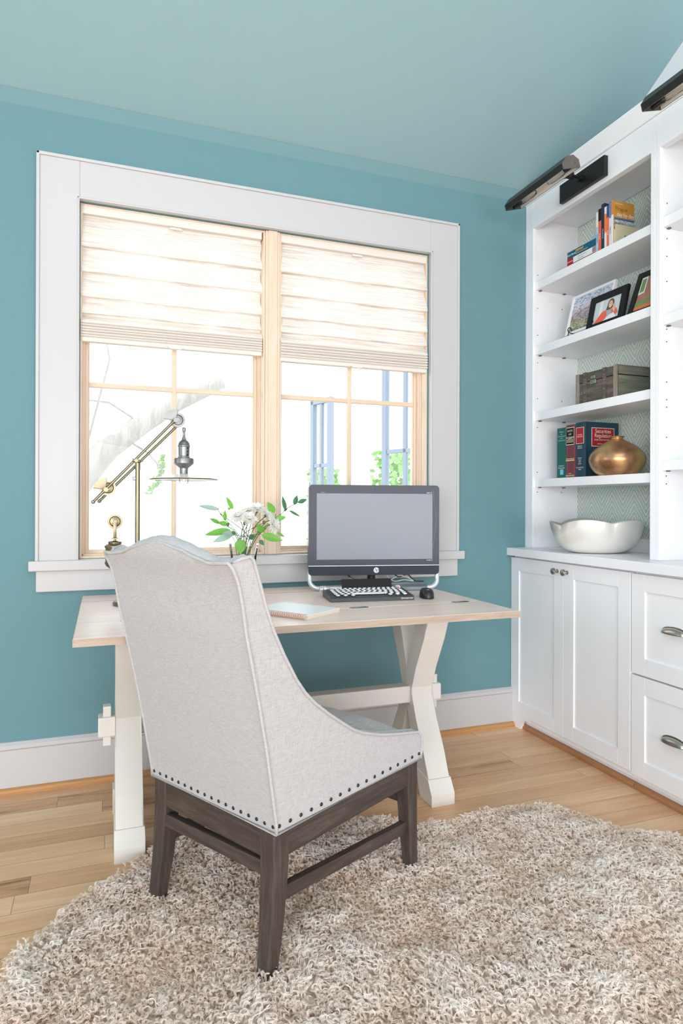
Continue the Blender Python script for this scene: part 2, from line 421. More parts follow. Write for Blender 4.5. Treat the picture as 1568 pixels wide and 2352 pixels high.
def gold_mat():
    g = NG('mottled copper gold glaze'); tc = g.n('ShaderNodeTexCoord')
    n = g.n('ShaderNodeTexNoise', Scale=11.0, Detail=4.0, Distortion=0.4); g.l(tc.outputs['Object'], n.inputs['Vector'])
    r = g.n('ShaderNodeValToRGB'); r.color_ramp.elements[0].position = 0.36; r.color_ramp.elements[0].color = srgb(150, 112, 84)
    r.color_ramp.elements[1].position = 0.62; r.color_ramp.elements[1].color = srgb(212, 174, 116)
    e = r.color_ramp.elements.new(0.48); e.color = srgb(192, 146, 108)
    g.l(n.outputs['Fac'], r.inputs[0]); g.l(r.outputs[0], g.p.inputs['Base Color'])
    g.p.inputs['Roughness'].default_value = 0.32; g.p.inputs['Metallic'].default_value = 0.75
    return g.m
M['gold'] = gold_mat()

def wallpaper_mat():
    """pale green paper: nested white zigzags and diamonds with rows of dots between; drawn on Y (across) and Z (up)"""
    g = NG('ikat zigzag wallpaper'); tc = g.n('ShaderNodeTexCoord')
    nz = g.n('ShaderNodeTexNoise', Scale=55.0, Detail=2.0); g.l(tc.outputs['Object'], nz.inputs['Vector'])
    sp = g.n('ShaderNodeSeparateXYZ'); g.l(tc.outputs['Object'], sp.inputs[0])
    wob = g.math('MULTIPLY', g.math('SUBTRACT', nz.outputs['Fac'], 0.5), 0.006)
    Y = g.math('ADD', sp.outputs[1], wob); Z = g.math('ADD', sp.outputs[2], wob)
    t = g.math('PINGPONG', g.math('ADD', Y, 0.025), 0.0705)      # triangle wave across
    hm = g.math('PINGPONG', g.math('SUBTRACT', Z, 0.331), 0.290)   # mirrored up the wall so chevrons meet in diamonds
    h = g.math('ADD', g.math('SUBTRACT', hm, g.math('MULTIPLY', t, 1.5)), 1.0)
    f = g.math('FRACT', g.math('DIVIDE', h, 0.055))
    line = g.math('LESS_THAN', f, 0.19)
    fd = g.math('ABSOLUTE', g.math('SUBTRACT', f, 0.595))
    pd = g.math('ABSOLUTE', g.math('SUBTRACT', g.math('FRACT', g.math('DIVIDE', t, 0.0088)), 0.5))
    dd = g.math('ADD', g.math('POWER', g.math('MULTIPLY', fd, 5.2), 2.0), g.math('POWER', g.math('MULTIPLY', pd, 3.4), 2.0))
    dot = g.math('LESS_THAN', dd, 1.0)
    m = g.math('MAXIMUM', line, dot)
    c = g.mix(m, srgb(186, 202, 194), srgb(226, 232, 226))
    g.l(c, g.p.inputs['Base Color']); g.p.inputs['Roughness'].default_value = 0.8; g.p.inputs['Specular IOR Level'].default_value = 0.15
    return g.m
M['wallpaper'] = wallpaper_mat()

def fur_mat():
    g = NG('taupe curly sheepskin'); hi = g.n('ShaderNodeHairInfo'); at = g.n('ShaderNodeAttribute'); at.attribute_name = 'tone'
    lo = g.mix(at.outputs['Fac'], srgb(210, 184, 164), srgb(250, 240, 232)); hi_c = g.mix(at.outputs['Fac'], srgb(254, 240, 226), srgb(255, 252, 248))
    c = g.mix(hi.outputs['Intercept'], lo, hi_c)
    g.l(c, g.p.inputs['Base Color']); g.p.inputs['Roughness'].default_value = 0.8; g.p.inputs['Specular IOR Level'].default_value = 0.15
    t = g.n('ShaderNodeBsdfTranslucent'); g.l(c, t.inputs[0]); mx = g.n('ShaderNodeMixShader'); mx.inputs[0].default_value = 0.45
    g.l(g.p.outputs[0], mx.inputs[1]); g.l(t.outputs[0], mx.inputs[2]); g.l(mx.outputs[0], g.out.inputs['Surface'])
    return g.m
M['fur'] = fur_mat()
M['skin'] = mat('sheepskin hide', srgb(228, 212, 198), 0.9, spec=0.1)

# ================================================================== SETTING
WY = 2.825         # inner face of the window wall
RX = 2.36          # inner face of the wall behind the bookcase
LX = -4.40; BY = -3.80
def st(mb, name, m, smooth=None): return mb.obj(name, m, None, smooth, 'structure')

# opening in the window wall
OX0, OX1, OZ0, OZ1 = -0.0935, 1.4915, 0.905, 2.356
w = MB(); T = 0.17
w.b(LX-0.15, OX0-0.0005, WY, WY+T, 0, 2.80); w.b(OX1+0.0005, RX+0.15, WY, WY+T, 0, 2.80)
w.b(OX0-0.0005, OX1+0.0005, WY, WY+T, 0, OZ0-0.0245); w.b(OX0-0.0005, OX1+0.0005, WY, WY+T, OZ1+0.0005, 2.80)
st(w, 'wall_window', M['teal'])
w = MB(); w.b(RX, RX+0.15, BY-0.1, WY+T, 0, 4.2); st(w, 'wall_right', M['wallwhite'])
w = MB(); w.b(LX-0.15, LX, BY-0.1, WY+T, 0, 4.2); st(w, 'wall_left', M['teal'])
w = MB(); w.b(LX-0.15, RX+0.15, BY-0.15, BY, 0, 4.2); st(w, 'wall_back', M['wallwhite'])
w = MB(); w.b(LX-0.1, RX+0.1, BY-0.1, WY+T, -0.05, 0); st(w, 'floor', M['floor'])
# sloping ceiling with a narrow cove strip where it meets the window wall
SL = 0.578; y1 = WY-0.010; z1 = 2.754; yr = 0.9; zr = z1 + SL*(y1-yr)
prof = [(WY+T, 2.7155), (WY, 2.7155), (y1+0.002, z1), (yr, zr), (BY-0.1, zr), (BY-0.1, zr+0.1), (yr, zr+0.12), (WY+T, 2.715+0.12)]
w = MB(); w.prism(prof, 'X', LX-0.1, RX+0.1); st(w, 'ceiling', M['teal_ceiling'])
w = MB(); w.prism([(WY, 2.700), (WY, 2.7155), (y1+0.002, z1), (y1-0.004, z1-0.0005), (WY-0.004, 2.7135)], 'X', LX, RX); st(w, 'trim_7', mat('teal cove shade tone', srgb(112, 148, 154), 0.75, spec=0.3, bump=(350, 0.06)))  # cove's shade put into the colour, between wall and ceiling teal
# baseboards with a cap and oak shoe
def baseboard(name, x0, x1):
    p = [(WY, 0), (WY-0.018, 0), (WY-0.018, 0.165), (WY-0.024, 0.172), (WY-0.024, 0.186), (WY-0.012, 0.196), (WY, 0.196)]
    w = MB(); w.prism(p, 'X', x0, x1); o = st(w, name, M['trim'])
    s = MB(); s.prism([(WY-0.018, 0.0), (WY-0.037, 0.0), (WY-0.037, 0.008), (WY-0.032, 0.017), (WY-0.024, 0.021), (WY-0.018, 0.021)], 'X', x0, x1)
    s.obj('shoe_moulding', M['shoe'], o)
baseboard('baseboard_window', LX, 1.99)
w = MB(); w.b(LX, LX+0.018, BY, WY, 0, 0.19, 0.003); st(w, 'baseboard_left', M['trim'])
# panelled wainscot behind the camera (seen only as a reflection in the dark screen)
w = MB(); w.b(LX, RX, BY, BY+0.02, 0, 0.95)
for i in range(9):
    x = LX+0.10+i*0.72
    w.b(x, x+0.60, BY+0.02, BY+0.032, 0.14, 0.2); w.b(x, x+0.60, BY+0.02, BY+0.032, 0.8, 0.86); w.b(x, x+0.05, BY+0.02, BY+0.032, 0.2, 0.8); w.b(x+0.55, x+0.6, BY+0.02, BY+0.032, 0.2, 0.8)
w.b(LX, RX, BY, BY+0.05, 0.95, 0.99); st(w, 'trim_4', M['trim'])

# window casing, stool and apron
c = MB(); cy0 = WY-0.020
CX0, CX1, CZ1 = -0.2530, 1.6500, 2.520
IX0, IX1, IZ1 = -0.0950, 1.4925, 2.357
c.b(CX0, IX0, cy0, WY, 0.868, CZ1, 0.002); c.b(IX1, CX1, cy0, WY, 0.868, CZ1, 0.002); c.b(IX0, IX1, cy0, WY, IZ1, CZ1, 0.002)
bb = 0.012     # raised outer band
c.b(CX0-0.001, CX0+bb, cy0-0.008, WY, 0.868, CZ1+0.001, 0.003); c.b(CX1-bb, CX1+0.001, cy0-0.008, WY, 0.868, CZ1+0.001, 0.003); c.b(CX0-0.001, CX1+0.001, cy0-0.008, WY, CZ1-bb, CZ1+0.001, 0.003)
bd = 0.009     # inner bead
c.b(IX0-bd, IX0, cy0-0.005, WY, 0.90, IZ1+bd, 0.003); c.b(IX1, IX1+bd, cy0-0.005, WY, 0.90, IZ1+bd, 0.003); c.b(IX0-bd, IX1+bd, cy0-0.005, WY, IZ1, IZ1+bd, 0.003)
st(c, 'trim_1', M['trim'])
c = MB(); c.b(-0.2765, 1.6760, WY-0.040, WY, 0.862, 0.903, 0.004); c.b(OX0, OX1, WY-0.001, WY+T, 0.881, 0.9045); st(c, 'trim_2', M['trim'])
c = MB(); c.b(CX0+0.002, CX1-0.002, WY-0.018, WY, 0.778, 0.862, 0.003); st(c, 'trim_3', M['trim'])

# the two casement windows
MX0, MX1 = 0.676, 0.742      # mullion faces
def window(name, x0, x1, mx):
    y0, y1 = WY+0.012, WY+T
    f = MB(); t = 0.009
    zb, zt = OZ0, OZ1
    f.b(x0, x0+t, y0, y1, zb, zt, 0.002); f.b(x1-t, x1, y0, y1, zb, zt, 0.002)
    f.b(x0+0.001, x1-0.001, y0+0.001, y1-0.001, zt-t, zt-0.0006, 0.001); f.b(x0+0.001, x1-0.001, y0+0.001, y1-0.001, zb+0.0006, zb+t*0.9, 0.001)
    # stepped stop mouldings
    s0 = WY+0.060
    f.b(x0+t, x0+t+0.005, s0, s0+0.10, zb+t, zt-t, 0.001); f.b(x1-t-0.005, x1-t, s0, s0+0.10, zb+t, zt-t, 0.001); f.b(x0+t, x0+t+0.010, s0+0.014, s0+0.10, zb+t, zt-t, 0.001); f.b(x1-t-0.010, x1-t, s0+0.014, s0+0.10, zb+t, zt-t, 0.001); f.b(x0+t, x1-t, s0, s0+0.10, zb+t*0.8, zb+t+0.006, 0.001)
    root = f.obj(name, M['pine'], None, None, 'structure')
    sx0, sx1 = x0+t+0.008, x1-t-0.008; sw = 0.014; ya, yb = WY+0.095, WY+0.130
    s = MB(); s.b(sx0, sx0+sw, ya, yb, zb+t, zt-t, 0.004); s.b(sx1-sw, sx1, ya, yb, zb+t, zt-t, 0.004)
    s.b(sx0+0.001, sx1-0.001, ya+0.001, yb-0.001, zt-t-0.04, zt-t-0.001, 0.003); s.b(sx0+0.001, sx1-0.001, ya+0.001, yb-0.001, zb+t*0.9+0.001, zb+0.030, 0.003)
    # glazing bead, a lighter step beside the glass
    s.b(sx0+sw, sx0+sw+0.004, ya+0.008, yb-0.008, zb+0.03, zt-t-0.04, 0.001); s.b(sx1-sw-0.004, sx1-sw, ya+0.008, yb-0.008, zb+0.03, zt-t-0.04, 0.001)
    s.obj('sash', M['pine'], root)
    m = MB(); m.b(mx-0.0105, mx+0.0105, ya+0.006, yb-0.004, zb+0.028, zt-t-0.04, 0.004); m.obj('muntin', M['pine'], root)
    m = MB(); m.b(sx0+sw+0.001, sx1-sw-0.001, ya+0.0072, yb-0.0052, 1.622, 1.643, 0.003); m.obj('muntin', M['pine_x'], root)
    g = MB(); g.b(sx0+sw-0.003, sx1-sw+0.003, WY+0.112, WY+0.116, zb+0.025, zt-t-0.038); g.obj('pane', M['pane'], root)
    return root
window('window_1', OX0, MX0, 0.290)
window('window_2', MX1, OX1, 1.117)
m = MB(); m.b(MX0, MX1, WY+0.004, WY+T, OZ0, OZ1, 0.003); m.b(MX0+0.012, MX1-0.012, WY-0.002, WY+0.01, OZ0, OZ1, 0.003)
st(m, 'trim_5', M['pine'])

# ------------------------------------------------------------------ soft fold shades
def shade(x0, x1, zt, folds, zstack, zbot, label):
    xm = (x0+x1)/2
    root = thing('window_shade', label, 'window blind', (xm, WY+0.02, zbot), 0, 'fabric shades in the window')
    ox, oy, oz = xm, WY+0.02, zbot
    h = MB(); h.b(x0-ox+0.001, x1-ox-0.001, -0.006, 0.035, zt-0.036-oz, zt-oz, 0.003); h.obj('headrail', M['blind_rail'], root)
    hn = MB(); hn.prism([(-0.028, 0), (0.028, 0), (0.022, 0.008), (-0.022, 0.008)], 'Y', -0.012, -0.004); o = hn.obj('pull_tab', M['blind_rail'], root); o.location = (0.0, 0, zt-0.052-oz)
    # fabric profile (y,z): each fold bellies into the room and tucks back
    P = []; zs = [zt-0.034] + folds + [zstack]
    for i in range(len(zs)-1):
        a, b_ = zs[i], zs[i+1]; n = 10
        for k in range(n):
            u = k/n
            y = 0.018 - 0.030*math.sin(PI*0.5*u)**1.4 - 0.004*math.sin(PI*u)
            P.append((y, a+(b_-a)*u))
        P.append((-0.014, b_+0.002)); P.append((0.000, b_+(0.006 if i < len(zs)-2 else -0.006)))
    f = MB()
    ph = random.random()*6
    def fn(u, v):
        i = v*(len(P)-1); k = min(int(i), len(P)-2); t = i-k
        y = P[k][0]*(1-t)+P[k+1][0]*t; z = P[k][1]*(1-t)+P[k+1][1]*t
        e = 0.003*math.sin(6*u+ph+z*9)+0.002*math.sin(17*u+z*21)
        edge = 0.004*math.sin(z*62+1)
        x = (x0-ox+0.004)+(x1-x0-0.008)*u + (edge if u < 0.01 else (-edge if u > 0.99 else 0))
        return Vector((x, y+e*0.6, z-oz+e*0.8*math.sin(3*u)))
    f.grid(fn, 40, len(P)*2)
    o = f.obj('shade_fabric', M['blind'], root, merge=False)
    # stacked pleats at the bottom
    s = MB(); n = 6; hh = (zstack-zbot-0.014)/n
    for k in range(n):
        zc = zbot+0.018+hh*(k+0.5)-oz
        pts = [(0.018, zc-hh*0.5), (-0.010, zc-hh*0.48), (-0.019+0.002*(k % 2), zc-hh*0.1), (-0.018, zc+hh*0.25), (-0.006, zc+hh*0.46), (0.018, zc+hh*0.5)]
        s.prism(pts, 'X', x0-ox+0.001, x1-ox-0.001)
    s.obj('stacked_pleats', M['blind_rail'], root)
    r = MB(); r.b(x0-ox+0.001, x1-ox-0.001, -0.012, 0.018, 0, 0.019, 0.005); r.obj('bottom_rail', M['blind_rail'], root)
    hn = MB(); hn.prism([(-0.035, 0.004), (-0.02, -0.004), (0.02, -0.004), (0.035, 0.004)], 'Y', -0.022, -0.011); hn.obj('pull_tab', M['blind_rail'], root)
    return root
shade(-0.0915, 0.662, 2.352, [2.176, 2.075, 1.972, 1.905], 1.872, 1.792, 'cream soft-fold fabric shade half lowered over the wider left-hand casement, behind the lamp')
shade(0.746, 1.4895, 2.352, [2.176, 2.075, 1.972, 1.905], 1.866, 1.776, 'cream soft-fold fabric shade half lowered over the right-hand casement, above the monitor')

# ------------------------------------------------------------------ garden outside, bleached by daylight
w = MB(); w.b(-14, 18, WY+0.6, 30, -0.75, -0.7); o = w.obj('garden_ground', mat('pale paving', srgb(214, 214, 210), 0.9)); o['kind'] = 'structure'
t = thing('garden_tree', 'pale leaning tree trunk with bare branches outside the left casement', 'tree', (-1.7, 7.2, -0.7))
tr = MB()
tr.tube([(0.55, 0, 0), (0.85, 0, 0.9), (1.15, 0, 1.55), (1.48, 0, 2.1), (1.75, 0, 2.42), (2.1, 0.05, 2.70), (2.45, 0.1, 2.95), (2.95, 0.1, 3.2)], [0.19, 0.17, 0.16, 0.15, 0.125, 0.11, 0.10, 0.07], 14); tr.obj('trunk', M['bark'], t, True)
for pts in ([(1.2, 0, 1.6), (1.35, 0.2, 2.6), (1.555, 0.1, 2.92), (1.75, 0, 2.89), (2.02, 0, 2.72), (2.12, 0, 2.66)], [(1.45, 0, 2.1), (1.75, -0.2, 3.3), (1.6, 0, 4.2)], [(1.75, 0.05, 2.42), (1.95, 0.1, 2.5), (2.15, 0.1, 2.38), (2.30, 0.1, 2.20), (2.27, 0.1, 2.05)]):
    b_ = MB(); b_.tube(pts, [0.012]*len(pts), 8); b_.obj('branch', M['bark'], t, True)
fo = MB()
for i in range(70):
    k = i/70; c0 = Vector((2.30-0.14*k**2+random.gauss(0, 0.018), 0.1, 2.36-0.42*k+random.gauss(0, 0.015))); u = Vector((random.gauss(0, 1), 0.2, random.gauss(0, 1))).normalized()*0.028; v = Vector((-u.z, 0.01, u.x))*0.6
    fo.faces([c0-u, c0+v, c0+u, c0-v], [(0, 1, 2, 3)])
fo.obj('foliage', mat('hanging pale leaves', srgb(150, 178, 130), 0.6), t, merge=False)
def bush(cx, cy, z0, rx, rz, n, label):
    m = MB()
    for i in range(n):
        a = random.random()*2*PI; rr = random.random()**0.5; zz = random.random()
        c0 = Vector((math.cos(a)*rr*rx*(1-0.4*zz), math.sin(a)*rr*rx*0.5, zz*rz))
        u = Vector((random.gauss(0, 1), random.gauss(0, 1), random.gauss(0, 1))).normalized()*0.055; v = u.cross(Vector((random.random(), 1, random.random()))).normalized()*0.03
        m.faces([c0-u, c0+v, c0+u, c0-v], [(0, 1, 2, 3)])
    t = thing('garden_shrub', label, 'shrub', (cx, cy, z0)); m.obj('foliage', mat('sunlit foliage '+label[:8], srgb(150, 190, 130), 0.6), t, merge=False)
    s = MB(); s.tube([(0, 0, 0), (0.03, 0, rz*0.8)], [0.03, 0.01], 6); s.obj('stem', M['bark'], t)
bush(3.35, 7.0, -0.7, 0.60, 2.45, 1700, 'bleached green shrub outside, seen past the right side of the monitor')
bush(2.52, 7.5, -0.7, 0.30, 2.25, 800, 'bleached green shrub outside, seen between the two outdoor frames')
FR = mat('slate grey outdoor frame', srgb(134, 148, 164), 0.5)
def outdoor_frame(x, y, wd, z0, z1, zm, label, rz):
    t = thing('garden_door', label, 'door', (x, y, -0.7), rz)
    m = MB(); m.b(0, 0.05, 0, 0.05, 0, z1+0.7, 0.004); m.b(wd-0.05, wd, 0, 0.05, 0, z1+0.7, 0.004); m.b(0, wd, 0, 0.05, z1+0.66, z1+0.71, 0.004); m.b(0, wd, 0, 0.05, 0, 0.1, 0.004)
    m.obj('door_frame', FR, t)
    m = MB(); m.b(wd/2-0.018, wd/2+0.018, 0.008, 0.04, 0.1, z1+0.66, 0.003); m.obj('muntin', FR, t)
    m = MB(); m.b(0.05, wd-0.05, 0.008, 0.04, zm+0.7-0.018, zm+0.7+0.018, 0.003); m.obj('muntin', FR, t)
    m = MB(); m.b(0.04, wd-0.04, 0.022, 0.026, 0.09, z1+0.67); m.obj('pane', M['pane'], t)
outdoor_frame(2.285, 5.2, 0.50, -0.7, 3.2, 1.59, 'tall slate grey glazed frame outdoors, seen through the far right panes', R(-65))
outdoor_frame(1.879, 6.0, 0.32, -0.7, 2.13, 1.50, 'shorter slate grey glazed frame outdoors, seen above the left half of the monitor', R(-72))

# ================================================================== BUILT-IN CABINETS
FX = 2.056      # face of upper bookcase
BX = 1.971      # face of base doors
KX = 1.944      # front edge of the worktop
# ---- upper bookcase bays
HZ = 2.545; TZ = 2.680
def bay(y0, y1, stile0, stile1, shelves, label, holes):
    """y0 > y1: y0 is the end nearer the window wall. stiles are face frame widths"""
    yo = (y0+y1)/2
    root = thing('bookcase', label, 'bookcase', (2.2, yo, 0.911), 0, 'built-in bookcase bays')
    L = lambda z: z-0.911
    f = MB()
    f.b(FX-2.2, FX+0.019-2.2, y0-stile0-yo, y0-yo, L(0.9115), L(TZ), 0.0015)
    f.b(FX-2.2, FX+0.019-2.2, y1-yo, y1+stile1-yo, L(0.9115), L(TZ), 0.0015)
    f.b(FX-2.2, FX+0.019-2.2, y1+stile1-yo, y0-stile0-yo, L(HZ), L(TZ), 0.0015)
    f.obj('face_frame', M['cab'], root)
    s = MB(); a0 = y0-stile0+0.004; a1 = y1+stile1-0.004
    s.b(FX+0.019-2.2, RX-0.004-2.2, a0-yo, y0-0.001-yo, L(0.9115), L(TZ)); s.b(FX+0.019-2.2, RX-0.004-2.2, y1+0.001-yo, a1-yo, L(0.9115), L(TZ))
    s.b(FX+0.019-2.2, RX-0.02-2.2, a1-yo, a0-yo, L(2.592), L(TZ-0.002)); s.b(FX+0.019-2.2, FX+0.030-2.2, a1-yo, a0-yo, L(HZ), L(2.592))
    s.obj('side_panel', M['cab'], root)
    b_ = MB(); b_.b(RX-0.018-2.2, RX-0.005-2.2, a1-yo, a0-yo, L(0.975), L(2.592)); b_.obj('wallpapered_back', M['wallpaper'], root)
    b_ = MB(); b_.b(RX-0.026-2.2, RX-0.005-2.2, a1-yo, a0-yo, L(0.9115), L(0.975)); b_.obj('back_rail', M['cab'], root)
    for z in shelves:
        h = MB(); h.b(FX+0.020-2.2, RX-0.019-2.2, a1+0.001-yo, a0-0.001-yo, L(z-0.040), L(z), 0.0015); h.obj('shelf', M['cab'], root)
    h = MB()
    for x, z in holes:
        for yy in (a0-0.0003, a1+0.0003):
            h.cyl((x-2.2, yy-yo-0.0004, L(z)), (x-2.2, yy-yo+0.0004, L(z)), 0.0026, seg=8)
    o = h.obj('shelf_pin_hole', M['dark'], root); o['kind'] = 'stuff'
    for z in shelves:
        for x in (2.10, 2.25):
            for yy in (a0-0.006, a1+0.006): MB().b(x-0.006-2.2, x+0.006-2.2, yy-0.006-yo, yy+0.006-yo, L(z-0.044), L(z-0.0405)).obj('shelf_pin', M['bronze_lt'], root)
    return root
holes1 = [(2.088, z) for z in (1.196, 1.298, 1.528, 1.676, 1.86, 2.002, 2.14, 2.31)] + [(2.24, z) for z in (1.196, 1.53, 1.67, 2.0, 2.15)]
bay(2.824, 1.982, 0.061, 0.024, (2.271, 1.938, 1.602, 1.262), 'white built-in bookcase bay in the corner by the window, holding books and frames', holes1)
bay(1.981, 1.130, 0.022, 0.022, (2.271, 1.884, 1.308), 'white built-in bookcase bay cut off by the right edge, with bare shelves', [(2.096, z) for z in (1.247, 1.215, 1.40, 1.52, 1.55, 1.62, 1.78, 1.83, 2.02, 2.12, 2.19, 2.33)])
# crown moulding along the top of the bookcase
c = MB(); c.prism([(2.120, 2.681), (2.054, 2.681), (2.050, 2.684), (2.048, 2.697), (2.030, 2.735), (2.026, 2.742), (2.026, 2.757), (2.120, 2.757)], 'Y', 1.125, 2.7945)
c.prism([(2.054, 2.681), (2.050, 2.684), (2.048, 2.697), (2.040, 2.714), (2.120, 2.714), (2.120, 2.681)], 'Y', 2.7945, 2.8245)
st(c, 'trim_6', M['cab'])
# ---- worktop
tag(MB().b(KX, RX-0.001, 1.128, 2.8245, 0.872, 0.911, 0.002).obj('countertop', M['cab']), 'continuous white painted worktop running over the base cabinets', 'countertop')
# ---- base units
def shaker(mb, y0, y1, z0, z1, sw_, x=BX, th=0.020, rec=0.007):
    """door slab with recessed centre; y0<y1"""
    mb.b(x, x+th, y0, y0+sw_, z0, z1, 0.0012); mb.b(x, x+th, y1-sw_, y1, z0, z1, 0.0012)
    mb.b(x, x+th, y0+sw_, y1-sw_, z0, z0+sw_, 0.0012); mb.b(x, x+th, y0+sw_, y1-sw_, z1-sw_, z1, 0.0012)
    mb.b(x+rec, x+th-0.001, y0+sw_-0.002, y1-sw_+0.002, z0+sw_-0.002, z1-sw_+0.002)
def carcass(root, y0, y1, ox, oy):
    m = MB(); x0 = BX+0.021
    m.b(x0-ox, RX-0.002-ox, y0+0.001-oy, y1-0.001-oy, 0.088, 0.8715)
    m.b(x0-0.012-ox, x0+0.01-ox, y0+0.001-oy, y1-0.001-oy, 0.048, 0.092, 0.001)
    m.b(x0+0.012-ox, x0+0.03-ox, y0+0.001-oy, y1-0.001-oy, 0.001, 0.05)
    m.obj('cabinet_body', M['cab'], root)
    s = MB(); s.prism([(x0+0.012-ox, 0.001), (x0-0.006-ox, 0.001), (x0-0.006-ox, 0.012), (x0+0.003-ox, 0.024), (x0+0.012-ox, 0.024)], 'Y', y0+0.001-oy, y1-0.001-oy); s.obj('shoe_moulding', M['shoe_y'], root)
def knob(parent, p):
    m = MB(); rot = Matrix.Rotation(-PI/2, 3, 'Y')
    m.lathe([(0.0001, 0), (0.009, 0), (0.009, 0.002), (0.0055, 0.004), (0.005, 0.013), (0.008, 0.016), (0.0145, 0.020), (0.0155, 0.024), (0.0135, 0.029), (0.007, 0.032), (0.0001, 0.0325)], p, 24, M=rot)
    m.obj('knob', M['satin'], parent, True)
ox, oy = 2.16, 2.42
root = thing('base_cabinet', 'white base cabinet with two recessed-panel doors and small knobs, beside the desk', 'cabinet', (ox, oy, 0), 0, 'base cabinets')
carcass(root, 2.0165, 2.8225, ox, oy)
d = MB(); shaker(d, 2.4195-oy, 2.8225-oy, 0.070, 0.862, 0.066, BX-ox); d1 = d.obj('door', M['cab'], root)
d = MB(); shaker(d, 2.0195-oy, 2.4170-oy, 0.070, 0.862, 0.066, BX-ox); d2 = d.obj('door', M['cab'], root)
knob(d1, (BX-ox, 2.462-oy, 0.824)); knob(d2, (BX-ox, 2.394-oy, 0.824))
ft = MB()   # bracket foot, seen from the room
pts = [(2.8225, 0.0), (2.745, 0.0), (2.735, 0.030), (2.722, 0.052), (2.700, 0.062), (2.66, 0.066), (2.66, 0.088), (2.8225, 0.088)]
ft.prism([(a-oy, b_) for a, b_ in pts], 'X', BX+0.002-ox, BX+0.020-ox); ft.obj('foot', M['cab'], root)
# drawers
def cup_pull(parent, p, wd=0.104):
    m = MB()
    def fn(u, v):
        a = PI*u; b_ = PI*0.5*v          # u across, v from top rim outward and down
        yy = -math.cos(a)*wd/2; s_ = math.sin(a)
        return Vector((p[0]-0.026*math.sin(b_)*s_**0.6-0.001, p[1]+yy, p[2]+0.024*math.cos(b_)*s_**0.7-0.010))
    m.grid(fn, 28, 10)
    m.tube([(p[0]-0.001, p[1]-math.cos(PI*u)*wd/2*1.04, p[2]+0.026*math.sin(PI*u)**0.7-0.010) for u in [i/24 for i in range(25)]], 0.0022, 6)
    o = m.obj('cup_pull', M['satin'], parent, True, merge=False)
    sm = o.modifiers.new('Solidify', 'SOLIDIFY'); sm.thickness = 0.0018
oy2 = 1.68
root = thing('drawer_cabinet', 'white base cabinet with stacked drawers and cup pulls, at the right edge', 'cabinet', (ox, oy2, 0), 0, 'base cabinets')
carcass(root, 1.357, 2.0155, ox, oy2)
for z0, z1, hz in ((0.466, 0.860, 0.664), (0.064, 0.459, 0.258)):
    d = MB(); shaker(d, 1.360-oy2, 2.0135-oy2, z0, z1, 0.067, BX-ox); dd = d.obj('drawer', M['cab'], root)
    cup_pull(dd, (BX-ox+0.007, 1.8125-oy2, hz))
root = thing('base_cabinet', 'white end base cabinet with one door, just beyond the right edge', 'cabinet', (ox, 1.25, 0), 0, 'base cabinets')
carcass(root, 1.130, 1.356, ox, 1.25)
d = MB(); shaker(d, 1.132-1.25, 1.354-1.25, 0.066, 0.860, 0.05, BX-ox); d.obj('door', M['cab'], root)

# ---- picture lights on the crown
def picture_light(yc, label):
    root = thing('picture_light', label, 'lamp', (2.045, yc, 2.61), 0, 'picture lights over the bookcase')
    hw = 0.201
    p = MB(); p.b(-0.0105, 0.0105, -0.147, 0.147, -0.0435, 0.0435, 0.002); p.obj('wall_plate', M['bronze'], root)
    a = MB(); a.tube([(-0.010, 0, 0.01), (-0.06, 0, 0.015), (-0.12, 0, -0.01), (-0.165, 0, -0.03)], 0.006, 10); a.cyl((-0.012, 0, 0.01), (-0.028, 0, 0.01), 0.015); a.box((-0.07, 0.0, 0.012), (0.03, 0.022, 0.026), None, 0.003)
    a.obj('arm', M['bronze'], root, True)
    # trough: half octagon open below, tilted
    oct_ = [(-0.2715, -0.095), (-0.279, -0.071), (-0.258, -0.039), (-0.224, -0.026), (-0.195, -0.040), (-0.186, -0.071)]
    h = MB(); n = len(oct_)
    outer = oct_; cx_, cz_ = -0.232, -0.078
    inner = [(cx_+(x-cx_)*0.93, cz_+(z-cz_)*0.93) for x, z in oct_]
    ring = outer + inner[::-1]
    h.prism(ring, 'Y', -hw, hw); h.obj('housing', M['bronze'], root)
    li = MB()
    for k in range(n-1):
        (xa, za), (xb, zb) = inner[k], inner[k+1]
        xa, za, xb, zb = [v for v in (cx_+(xa-cx_)*0.985, cz_+(za-cz_)*0.985, cx_+(xb-cx_)*0.985, cz_+(zb-cz_)*0.985)]
        li.faces([(xa, -hw+0.002, za), (xb, -hw+0.002, zb), (xb, hw-0.002, zb), (xa, hw-0.002, za)], [(0, 1, 2, 3)])
    li.obj('reflector', M['housing_in'], root)
    for s_ in (-1, 1):
        e = MB(); e.prism(outer, 'Y', s_*hw, s_*(hw+0.003)); e.cyl((-0.212, s_*(hw+0.003), -0.055), (-0.212, s_*(hw+0.005), -0.055), 0.004, seg=10); e.obj('end_plate', M['bronze_lt'], root)
        so = MB(); so.cyl((-0.225, s_*(hw-0.002), -0.068), (-0.225, s_*(hw-0.045), -0.068), 0.012); so.obj('socket', M['bronze'], root, True)
        b_ = MB(); b_.lathe([(0.010, 0), (0.0145, 0.02), (0.015, 0.09), (0.011, 0.108), (0.0001, 0.116)], (-0.225, s_*(hw-0.045), -0.068), 20, M=Matrix.Rotation(s_*PI/2, 3, 'X')); b_.obj('bulb', M['bulb'], root, True)
    return root
picture_light(2.387, 'bronze picture light over the corner bookcase bay, showing its rectangular wall plate')
picture_light(1.566, 'bronze picture light over the second bookcase bay, cut off at the upper right corner')

